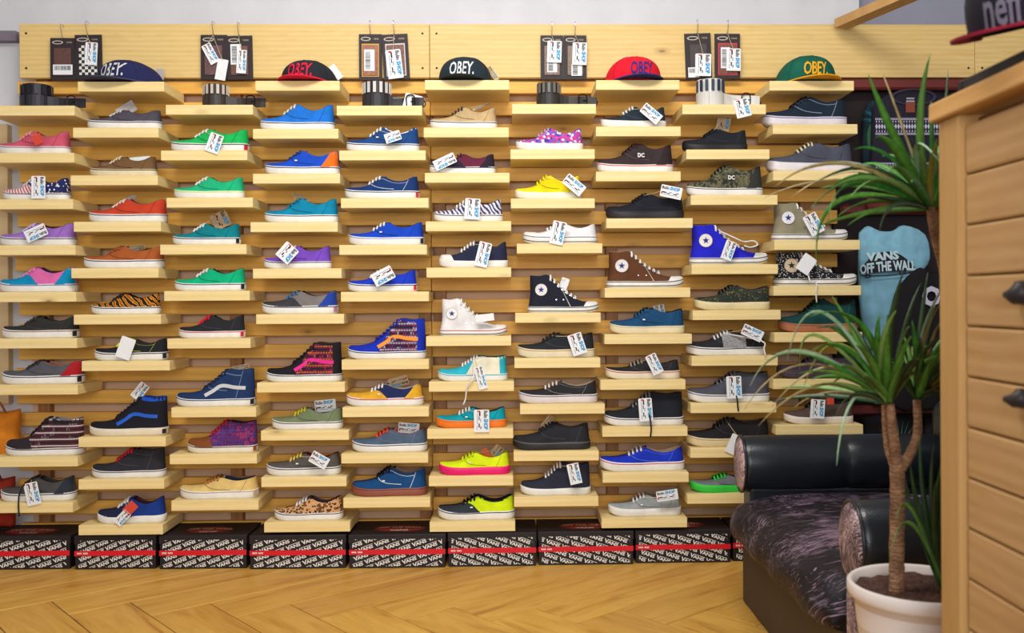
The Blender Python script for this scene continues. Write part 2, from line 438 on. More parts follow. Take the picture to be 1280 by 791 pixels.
# ------------------------------------------------------------------ shoe geometry
def pchip(xs, ys):
    xs = np.array(xs, float); ys = np.array(ys, float); h = np.diff(xs); dl = np.diff(ys) / h
    m = np.zeros_like(xs); m[0] = dl[0]; m[-1] = dl[-1]
    for i in range(1, len(xs) - 1):
        m[i] = 0 if dl[i-1]*dl[i] <= 0 else (h[i-1]+h[i]) / (h[i-1]/dl[i-1] + h[i]/dl[i]) if True else 0
    def f(x):
        x = min(max(x, xs[0]), xs[-1]); i = min(max(int(np.searchsorted(xs, x)) - 1, 0), len(h) - 1)
        t = (x - xs[i]) / h[i]
        return ((2*t**3-3*t*t+1)*ys[i] + (t**3-2*t*t+t)*h[i]*m[i] + (-2*t**3+3*t*t)*ys[i+1] + (t**3-t*t)*h[i]*m[i+1])
    return f
PROF = {
 'low':   ([0,.012,.05,.12,.22,.31,.38,.47,.52,.57,.66,.75,.86,.95,1], [0,.09,.16,.23,.32,.44,.62,.92,.99,.90,.69,.62,.72,.92,.97]),
 'skate': ([0,.012,.05,.12,.22,.31,.38,.49,.55,.60,.68,.76,.86,.95,1], [0,.12,.20,.27,.36,.47,.65,.95,1.0,.93,.78,.72,.78,.90,.94]),
 'hi':    ([0,.012,.05,.14,.25,.36,.48,.58,.65,.70,.84,.95,1], [0,.08,.13,.17,.23,.34,.56,.79,.95,1.0,.96,.98,.98]),
 'mid':   ([0,.012,.05,.14,.25,.34,.44,.54,.60,.68,.80,.94,1], [0,.11,.18,.23,.31,.43,.66,.93,.99,.95,.90,.95,.98]),
 'chuck': ([0,.012,.05,.12,.22,.31,.42,.52,.60,.67,.72,.75,.86,.97,1], [0,.05,.09,.125,.165,.24,.39,.56,.73,.90,.99,1.0,.96,.97,.97]),
 'chucklow': ([0,.012,.05,.12,.22,.31,.40,.50,.55,.60,.70,.78,.88,.96,1], [0,.14,.22,.28,.33,.47,.70,.96,1.0,.92,.70,.62,.74,.92,.96]),
}
OPEN = {'low': (.30,.50), 'skate': (.31,.53), 'hi': (.33,.66), 'mid': (.32,.59), 'chuck': (.29,.71), 'chucklow': (.29,.53)}
SOLEH = {'low': .109, 'skate': .105, 'hi': .098, 'mid': .1, 'chuck': .088, 'chucklow': .105}
NL = {'low': 4, 'skate': 5, 'hi': 7, 'mid': 6, 'chuck': 7, 'chucklow': 5}

class Last:
    """the surface one shoe is cut from: toe at -L/2, heel at +L/2 along x"""
    def __init__(s, typ, L, H, W):
        s.t = typ; s.L = L; s.H = H; s.W = W; s.hs = SOLEH[typ] * L
        s.prof = pchip(*PROF[typ]); s.xt, s.xp = OPEN[typ]
        hi = typ in ('hi', 'chuck', 'mid')
        s.wtf = pchip([0, s.xt, s.xt+.04, s.xp-.05, s.xp+.05, s.xp+.15, 1], [0, 0, .17, .34, .58, .68, .70]) if hi else \
                pchip([0, s.xt, s.xt+.04, s.xp-.03, s.xp+.10, .85, 1], [0, 0, .17, .46, .70, .74, .72])
        s.hi = hi
    def w(s, x):
        x = min(max(x, 0.0), 1.0)
        if x < .3: g = (1 - ((.3 - x) / .3) ** 2.25) ** (1 / 2.25)
        elif x < .64: q = (x - .3) / .34; g = 1 - .21 * (q*q*(3-2*q))
        elif x < .83: g = .79
        else: g = .79 * max(0.0, 1 - ((x - .83) / .17) ** 2.3) ** (1 / 2.3)
        return g * s.W / 2
    def spring(s, x): return .045 * s.L * max(0, (.2 - x) / .2) ** 2 + .008 * s.L * max(0, (x - .9) / .1) ** 2
    def zs(s, x): return s.hs * (1.0 + .10 * max(0, (.2 - x) / .2) - .06 * sin(pi * min(max((x-.2)/.5, 0), 1))) + .6 * s.spring(x)
    def zt(s, x): return s.zs(x) + (s.H - s.hs) * s.prof(x)
    def S(s, side, x, q, off=0.0):
        w = s.w(x) * .965 + off; wt = s.w(x) * s.wtf(x); zs = s.zs(x) - .003; zt = s.zt(x)
        c = min(max((x - s.xp + .06) / .12, 0), 1); a = q * pi / 2
        y = wt + (w - wt) * ((1 - c) * cos(a) ** .85 + c * (1 - q ** 2.2))
        if s.hi and x > .55: y += .06 * s.W * sin(pi * min(q * 1.2, 1)) * -0.5
        z = zs + (zt - zs) * ((1 - c) * sin(a) ** .95 + c * q) + off * q * (1 - c)
        xx = .010 + .980 * x
        lean = (.022 if not s.hi else (.03 if s.t == 'chuck' else .012)) * max(0, (x - .6) / .4)
        if s.t == 'chuck': xx -= lean * sin(pi * min(q, .62)) if x > .6 else 0
        else: xx -= lean * q
        return np.array([(xx - .5) * s.L, side * y, z])
    def qz(s, x, z):
        lo, hi = 0.0, 1.0
        for _ in range(18):
            m = (lo + hi) / 2
            if s.S(1, x, m)[2] < z: lo = m
            else: hi = m
        return lo
    def at(s, side, xl, z, off=0.0):
        """point of the side at local x (metres) and height z"""
        x = xl / s.L + .5
        for _ in range(3):
            p = s.S(side, x, s.qz(x, z)); x += (xl - p[0]) / s.L; x = min(max(x, 0.001), .999)
        p = s.S(side, x, s.qz(x, z)); return np.array([xl, p[1] + side * off, z])

def grid_faces(nr, nc, flip=False, base=0):
    f = []
    for i in range(nr - 1):
        for j in range(nc - 1):
            a = base + i*nc + j; q = (a, a+1, a+nc+1, a+nc); f.append(q[::-1] if flip else q)
    return f

def xs_stations(n=30):
    t = np.linspace(0, 1, n); return list(.5 - .5 * np.cos(pi * t))

def panel(lay, name, mat, x0, x1, q0, q1, parent, sides=(-1, 1), off=.0016, nx=8, nq=6, xb=None):
    """a piece of the upper lying on it: x range (may depend on q) and q range"""
    g = Geo()
    for sd in sides:
        P = []
        for i in range(nq + 1):
            q = q0 + (q1 - q0) * i / nq
            a = x0(q) if callable(x0) else x0; b = x1(q) if callable(x1) else x1
            for j in range(nx + 1):
                t = j / nx
                if a <= .01 or b >= .99: t = .5 - .5 * cos(pi * t)
                P.append(lay.S(sd, a + (b - a) * t, q, off))
        g.add(P, grid_faces(nq + 1, nx + 1, sd > 0))
    return g.build(name, mat, parent, True, True)

def ribbon(lay, name, mat, pts, width, side, parent, off=.002):
    """flat strip on the side; pts are (x fraction, height fraction of H)"""
    path = smooth_path([(p[0], p[1], 0) for p in pts], 5); P = []; n = len(path)
    for i, p in enumerate(path):
        d = path[min(i+1, n-1)] - path[max(i-1, 0)]; d = np.array([d[0]*lay.L, d[1]*lay.H]); d /= np.linalg.norm(d)
        nn = np.array([-d[1], d[0]]) * width / 2
        wq = 1.0
        for sgn in (-1, 0, 1):
            P.append(lay.at(side, (p[0]-.5)*lay.L + nn[0]*sgn*wq, p[1]*lay.H + nn[1]*sgn*wq, off))
    return build(name, P, grid_faces(n, 3), mat, parent, True)

def patch(lay, name, mat, cx, cz, poly, side, parent, off=.002, idx=None):
    """flat print (vertices, faces) laid on the side around a centre given in fractions"""
    v, f = poly; flip = -1 if side > 0 else 1
    P = [lay.at(side, (cx-.5)*lay.L + p[0]*flip, cz*lay.H + p[1], off) for p in v]
    return build(name, P, f, mat, parent, False, False)
def disc_poly(r, n=20):
    return [(0, 0)] + [(r*cos(2*pi*k/n), r*sin(2*pi*k/n)) for k in range(n)], [(0, 1+k, 1+(k+1) % n) for k in range(n)]
def ring_poly(r0, r1, n=24):
    return [(r*cos(2*pi*k/n), r*sin(2*pi*k/n)) for r in (r0, r1) for k in range(n)], [(k, (k+1) % n, n+(k+1) % n, n+k) for k in range(n)]
def star_poly(r):
    return [(0, 0)] + [((r if k % 2 == 0 else r*.42)*sin(pi*k/5), (r if k % 2 == 0 else r*.42)*cos(pi*k/5)) for k in range(10)], [(0, 1+k, 1+(k+1) % 10) for k in range(10)]

# ------------------------------------------------------------------ price tags
_tagprint = None
def tag_print_mesh():
    global _tagprint
    if _tagprint is None:
        g = Geo()
        def put(s, x, y, size, m, bold, asp=.52):
            v, f = text_geo(s, bold, 0, 'LEFT')
            g.add([(x + p[1]*size, 0, y - p[0]*size*asp) for p in v], f, m)      # reads downwards
        put('Bulin', .16, .46, .34, 0, .03, .50); put('SHOP', .16, .08, .36, 1, .05, .50)
        for (x, z, a, b, m) in ((-.12, .32, .05, .10, 0), (-.16, .12, .03, .08, 0), (-.06, .02, .03, .07, 2), (-.16, -.2, .04, .09, 0), (-.05, -.3, .03, .06, 0), (-.28, .1, .02, .25, 2), (-.30, -.3, .02, .1, 2)):
            g.add([(x-a, 0, z-b), (x+a, 0, z-b), (x+a, 0, z+b), (x-a, 0, z+b)], [(0, 1, 2, 3)], m)
        g.add([(-.3, 0, .4), (-.1, 0, .4), (-.1, 0, .46), (-.3, 0, .46)], [(0, 1, 2, 3)], 3)
        _tagprint = g.mesh('tag_print', [BLACKINK, CYANINK, plain((150, 152, 165), .8, name='pencil'), REDINK])
    return _tagprint
_tagbody = {}
def tag_body(mat):
    if mat.name not in _tagbody:
        v = [(-.5,-.5),(.5,-.5),(.5,.46),(.44,.5),(-.44,.5),(-.5,.46)]
        P = [(x, y, z) for y in (-.5, .5) for (x, z) in v]; n = 6
        f = [tuple(range(n)), tuple(range(n, 2*n))[::-1]] + [(i, n+i, n+(i+1) % n, (i+1) % n) for i in range(n)]
        _tagbody[mat.name] = fixn(mesh('tag_card', P, f, mat))
    return _tagbody[mat.name]
def make_tag(parent, pw, Y, px, py, rot, w, h, kind='p', anchor=None, name='price_tag'):
    """pw: function world point -> parent's local point; rz of the parent undone"""
    c = unY(px, py, Y); k = Y / FPX
    mat = {'p': PAPER, 'b': PAPER, 'k': KRAFT, 'g': plain((176, 170, 170), .7, name='grey_card'), 'r': plain((208, 70, 50), .7, name='red_card'), 'o': plain((235, 110, 50), .7, name='orange_card')}[kind]
    rz, loc = pw(c)
    t = link(name, tag_body(mat), parent, loc, (0, radians(-rot), rz))
    t.scale = (w*k, .0012, h*k)
    if kind == 'p' and w > 9:
        q = link('tag_print', tag_print_mesh(), t, (0, -.9, 0))
    elif kind == 'k':
        link('tag_print', tag_print_mesh(), t, (0, -.9, 0))
    if anchor is not None:
        top = np.array([sin(radians(-rot))*h*k*.42, 0, cos(radians(rot))*h*k*.42])
        if rz: top = top * np.array([-1, 1, 1])
        a = np.array(loc) + top + np.array([0, -.001 if not rz else .001, 0]); b = np.array(anchor)
        m = (a + b) / 2 + np.array([0, (-.006 if not rz else .006), -.006])
        g = Geo(); g.tube(bez(a, m, b, 6), .0009, 4); g.build('tag_string', STRING, parent)

FLAGGED = {(5,15),(4,14),(7,11),(5,19),(4,18),(7,19),(4,7),(4,3),(5,17),(3,17),(1,19),(3,4)}
# ------------------------------------------------------------------ one shoe
def make_shoe(key, typ, x0, x1, ytop, label, face='L', u=(60, 60, 60), toe=None, heel=None, mid=None, sole=(232, 229, 222), line=(30, 34, 70),
              lace=(230, 228, 222), lining=(70, 66, 62), stripe=None, collar=None, tags=(), hl=None, dangle=None, toecap=None, logo=None, patchc=None, yaw=0.0, W=None, tongue=None, stitch=None, pad=None):
    sx0, sx1, zsh = SHELF_POS[key]
    yn = YS + .016
    a = unY(x0, 300, yn + .03); b = unY(x1, 300, yn + .03); L = b[0] - a[0]
    Wd = W or min(.098, .355 * L)
    yc = yn + Wd / 2
    H = unY((x0 + x1) / 2, ytop, yc)[2] - zsh
    rz = (pi if face == 'R' else 0.0) + radians(yaw)
    cat = 'sneaker'
    root = empty('high_top_sneaker' if typ in ('hi', 'chuck') else 'sneaker', ((a[0] + b[0]) / 2, yc, zsh), rz, label, cat, 'sneakers on the display wall')
    vis = 1 if face == 'R' else -1
    lay = Last(typ, L, H, Wd); xs = xs_stations(30)
    # sole
    g = Geo(); lv = [(0.0, .955), (.25, .99), (.6, 1.0), (1.0, .985)]; nX = len(xs); loop = [(x, -1) for x in xs] + [(x, 1) for x in xs[-2:0:-1]]; n = len(loop)
    P = []
    for (fz, sc) in lv:
        for (x, sd) in loop:
            z0 = lay.spring(x); P.append(((x-.5)*L*(1 if sc >= .985 else .985), sd*lay.w(x)*sc, z0 + (lay.zs(x) - z0)*fz))
    F = []
    for i in range(len(lv)-1):
        for j in range(n): F.append((i*n+j, i*n+(j+1) % n, (i+1)*n+(j+1) % n, (i+1)*n+j))
    for i, fl_ in ((0, True), (len(lv)-1, False)):
        b0 = i*n
        q = [(b0, b0+1, b0+n-1)] + [(b0+k, b0+k+1, b0+n-k-1, b0+n-k) for k in range(1, nX-2)] + [(b0+nX-2, b0+nX-1, b0+nX)]
        F += [t[::-1] for t in q] if fl_ else q
    build('sole', P, F, rubber(sole), root, True)
    if line is not None:
        hh = .0028
        for fz in ((.80,) if typ not in ('chuck', 'chucklow') else (.82, .24)):
            P = []
            for (dz, o) in ((0, 1.0), (0, 1.012), (hh, 1.012), (hh, 1.0)):
                for (x, sd) in loop: P.append(((x-.5)*L*(1+(o-1)*.25), sd*lay.w(x)*o, lay.spring(x) + (lay.zs(x) - lay.spring(x))*fz + dz))
            F = [(i*n+j, i*n+(j+1) % n, (i+1)*n+(j+1) % n, (i+1)*n+j) for i in range(3) for j in range(n)]
            build('foxing_stripe', P, F, plain(line if fz > .5 else (60, 60, 70), .5, name='stripe_rubber'), root)
    if hl is not None:
        P = []
        for fz in (.2, .78):
            for k in range(5):
                x = .955 + .035*k/4; P.append(((x-.5)*L*1.004, vis*(lay.w(x)*1.0 + .0012), lay.zs(x)*fz + lay.spring(x)*.5))
        build('heel_label', P, grid_faces(2, 5), plain(hl, .5, name='heel_rubber'), root)
    # upper
    nq = 9; g = Geo()
    for sd in (-1, 1):
        P = [lay.S(sd, x, i / nq) for i in range(nq + 1) for x in xs]
        g.add(P, grid_faces(nq + 1, nX, sd > 0))
    g.build('upper', cloth(u), root, True, True)
    # lining from the collar edge down to the insole
    xo = [lay.xt + (1 - lay.xt) * (.5 - .5*cos(pi*t)) if False else lay.xt + (1 - lay.xt)*t for t in np.linspace(.02, 1, 18)]
    g = Geo()
    for sd in (-1, 1):
        rows = []
        for x in xo: rows.append(lay.S(sd, x, 1.0))
        for x in xo: p = lay.S(sd, x, 1.0); rows.append(p * np.array([1, .90, 1]) + np.array([-.002 if x > .9 else 0, 0, .0012]))
        for x in xo: p = lay.S(sd, x, .8); rows.append(p * np.array([1, .82, 1]) + np.array([-.006 if x > .9 else 0, 0, 0]))
        for x in xo: p = lay.S(sd, x, .25); rows.append(p * np.array([1, .86, 1]) + np.array([-.006 if x > .9 else 0, 0, 0]))
        for x in xo: p = lay.S(sd, x, .1); rows.append(p * np.array([1, 0, 1]) + np.array([-.006 if x > .9 else 0, 0, 0]))
        g.add(rows, grid_faces(5, len(xo), sd < 0))
    g.build('lining', fabric(lining), root, True, True)
    # tongue
    xe = lay.xp + (.05 if typ not in ('chuck',) else .03); P = []; nx, ny = 10, 7
    for lay_off in (0.0, -.0035):
        for i in range(nx + 1):
            x = lay.xt - .02 + (xe - lay.xt + .02) * i / nx
            xr = min(x, lay.xp)
            ztop = lay.zt(xr) + (x - xr) * L * .35 if x > lay.xp else lay.zt(x)
            hw = max(lay.w(xr) * max(lay.wtf(xr), .2) * 1.08, .009)
            for j in range(ny + 1):
                t = -1 + 2 * j / ny
                P.append(((.010 + .98*x - .5)*L, t*hw*(1 - .25*(i == nx)), ztop - .0045 + .004*(1 - t*t) + lay_off - (.006 if i == 0 else 0)))
    m = (nx + 1) * (ny + 1)
    F = grid_faces(nx + 1, ny + 1) + [q[::-1] for q in grid_faces(nx + 1, ny + 1, base=m)]
    for i in range(nx): F += [(i*(ny+1), (i+1)*(ny+1), m+(i+1)*(ny+1), m+i*(ny+1)), (i*(ny+1)+ny, m+i*(ny+1)+ny, m+(i+1)*(ny+1)+ny, (i+1)*(ny+1)+ny)]
    for j in range(ny): F.append((nx*(ny+1)+j, nx*(ny+1)+j+1, m+nx*(ny+1)+j+1, m+nx*(ny+1)+j))
    build('tongue', P, F, cloth(tongue if tongue else (u if not isinstance(u, str) else lining)), root, True)
    # panels
    if toe is not None:
        dx = .58 if mid is None and typ != 'hi' else .56
        panel(lay, 'toe_panel', cloth(toe), .002, (lambda q: .56 - .26*q) if typ in ('low', 'skate') else (lambda q: .40 - .10*q), 0.02, 1.0, root, nx=12, nq=8)
    if heel is not None:
        panel(lay, 'heel_panel', cloth(heel), lambda q: .76 + .14*q, .998, 0.02, .99, root)
    if mid is not None:
        panel(lay, 'side_panel', cloth(mid), (lambda q: .44 - .02*q) if typ in ('low', 'skate') else (lambda q: .40 + .19*q), (lambda q: .74) if typ in ('low', 'skate') else (lambda q: .90), .03, .93 if typ not in ('low', 'skate') else .80, root, sides=(vis,), off=.0018, nx=10, nq=8)
    if collar is not None:
        panel(lay, 'collar', cloth(collar), lay.xp + .04, .995, .88, 1.0, root, off=.002, nq=2)
    elif pad:
        panel(lay, 'collar', cloth(pad), lay.xp + .04, .995, .93, 1.0, root, off=.003, nq=2)
    if typ in ('chuck', 'chucklow'):
        tc = toecap or (236, 234, 228)
        panel(lay, 'toe_cap', rubber(tc), .002, lambda q: .22 - .075*q, 0.0, 1.0, root, off=.0022, nx=10, nq=6)
        if stitch: panel(lay, 'trim_strip', fabric(stitch), lambda q: lay.xt+.10+.16*q, lambda q: lay.xt+.112+.16*q, .05, .95, root, sides=(vis,), off=.002, nx=1, nq=8)
    elif stitch is None and typ in ('low', 'skate') and not isinstance(u, str) and toe is None:
        k_ = .55 if sum(u) > 170 else 1.9
        tone = tuple(min(255, int(c_ * k_) + 4) for c_ in u)
        ribbon(lay, 'stitching', fabric(tone), [(.36,.66),(.41,.55),(.48,.475),(.57,.44),(.67,.42)], .0016, vis, root, .0014)
        if heel is None: panel(lay, 'stitching', fabric(tone), lambda q: .80+.10*q, lambda q: .806+.10*q, .05, .97, root, sides=(vis,), off=.0012, nx=1, nq=6)
    elif stitch:
        ribbon(lay, 'stitching', fabric(stitch), [(.36,.66),(.41,.55),(.48,.475),(.57,.44),(.67,.42)], .0024, vis, root, .0016)
        panel(lay, 'stitching', fabric(stitch), lambda q: .78+.10*q, lambda q: .788+.10*q, .05, .97, root, sides=(vis,), off=.0014, nx=1, nq=6)
        panel(lay, 'stitching', fabric(stitch), lay.xt+.03, .86, .80, .83, root, sides=(vis,), off=.0014, nx=10, nq=1)
    if stripe is not None:
        ribbon(lay, 'side_stripe', plain(stripe, .6, name='stripe_leather'), [(.40,.30),(.50,.42),(.58,.54),(.66,.55),(.76,.51),(.90,.49)], .045*L, vis, root)
    if patchc is not None:
        patch(lay, 'ankle_patch', plain(patchc, .6, name='ankle_patch'), .81, .60, disc_poly(.086*L), vis, root, .0022)
        patch(lay, 'patch_ring', plain((120, 110, 110), .6, name='patch_ring'), .81, .60, ring_poly(.082*L, .086*L), vis, root, .0028)
        patch(lay, 'patch_star', plain((24, 40, 130) if patchc[0] > 205 else (30, 26, 26), .6, name='star_ink'), .81, .60, star_poly(.046*L), vis, root, .0030)
        g = Geo()
        for k in range(7):
            x = lay.xt + .06 + (lay.xp - lay.xt - .08)*k/6
            p = lay.S(vis, x, .80); g.tube([p, p + np.array([0, vis*.0022, 0])], .0028, 8)
        for x in (.50, .60):
            p = lay.at(vis, (x-.5)*L, .34*H if typ == 'chuck' else .5*H); g.tube([p, p + np.array([0, vis*.0022, 0])], .0026, 8)
        g.build('eyelets', METAL, root)
    if logo == 'DC':
        sq = ([(-.0125,-.0115),(.0125,-.0115),(.0125,.0115),(-.0125,.0115)], [(0,1,2,3)])
        patch(lay, 'logo_patch', plain((36, 36, 44), .6, name='logo_patch'), .56, .58, sq, vis, root, .0046)
        v, f = text_geo('DC', .04); patch(lay, 'logo_letters', WHITEINK, .56, .58, ([(p[0]*.017, (p[1]-.35)*.02) for p in v], f), vis, root, .0056)
    if key in FLAGGED:
        patch(lay, 'side_label', WHITEINK, .44, .56, ([(-.0045,-.0022),(.0045,-.0022),(.0045,.0022),(-.0045,.0022)], [(0,1,2,3)]), vis, root, .0030)
    # laces
    if lace is not None:
        g = Geo(); nl = NL[typ]
        for k in range(nl):
            x = lay.xt + .035 + (lay.xp - lay.xt - .06) * k / (nl - 1)
            qa = .70 if lay.hi else .66; pa = lay.S(-1, x, qa, .003); pb = lay.S(1, x, qa, .003); pa2 = lay.S(-1, x, .88, .004); pb2 = lay.S(1, x, .88, .004)
            pts = [pa, pa2]
            mz = max(pa2[2], lay.zt(x)) + .003
            pts += [(pa[0], pa[1]*.45, mz + .001), (pa[0], 0, mz + .0015), (pa[0], pb[1]*.45, mz + .001)]
            pts += [pb2, pb]
            g.tube(pts, .0036, 6)
        g.build('laces', fabric(lace), root, True)
    cr, sr = cos(-rz), sin(-rz)
    def pw(c):
        d = np.array(c) - np.array([root.location.x, root.location.y, root.location.z])
        return -rz, (d[0]*cr - d[1]*sr, d[0]*sr + d[1]*cr, d[2])
    for tg in tags:
        px, py, rot, tw, th = tg[:5]; kd = tg[5] if len(tg) > 5 else 'p'; back = len(tg) > 6
        Y = YS - .005 if not back else YS + .07
        an = lay.S(vis, lay.xp - .06, .9, .002)
        make_tag(root, pw, Y, px, py, rot, tw, th, kind=kd, anchor=None if kd in ('x',) else an)
    if dangle is not None:
        c, pts = dangle
        P = [np.array(pw(unY(px, py, YS - .008))[1]) for (px, py) in pts]
        P = [np.array(lay.S(vis, lay.xp - .08, .88, .003))] + P
        g = Geo(); g.tube(smooth_path(P, 4), .0028, 5); g.build('hanging_lace', fabric(c), root, True)
    return root

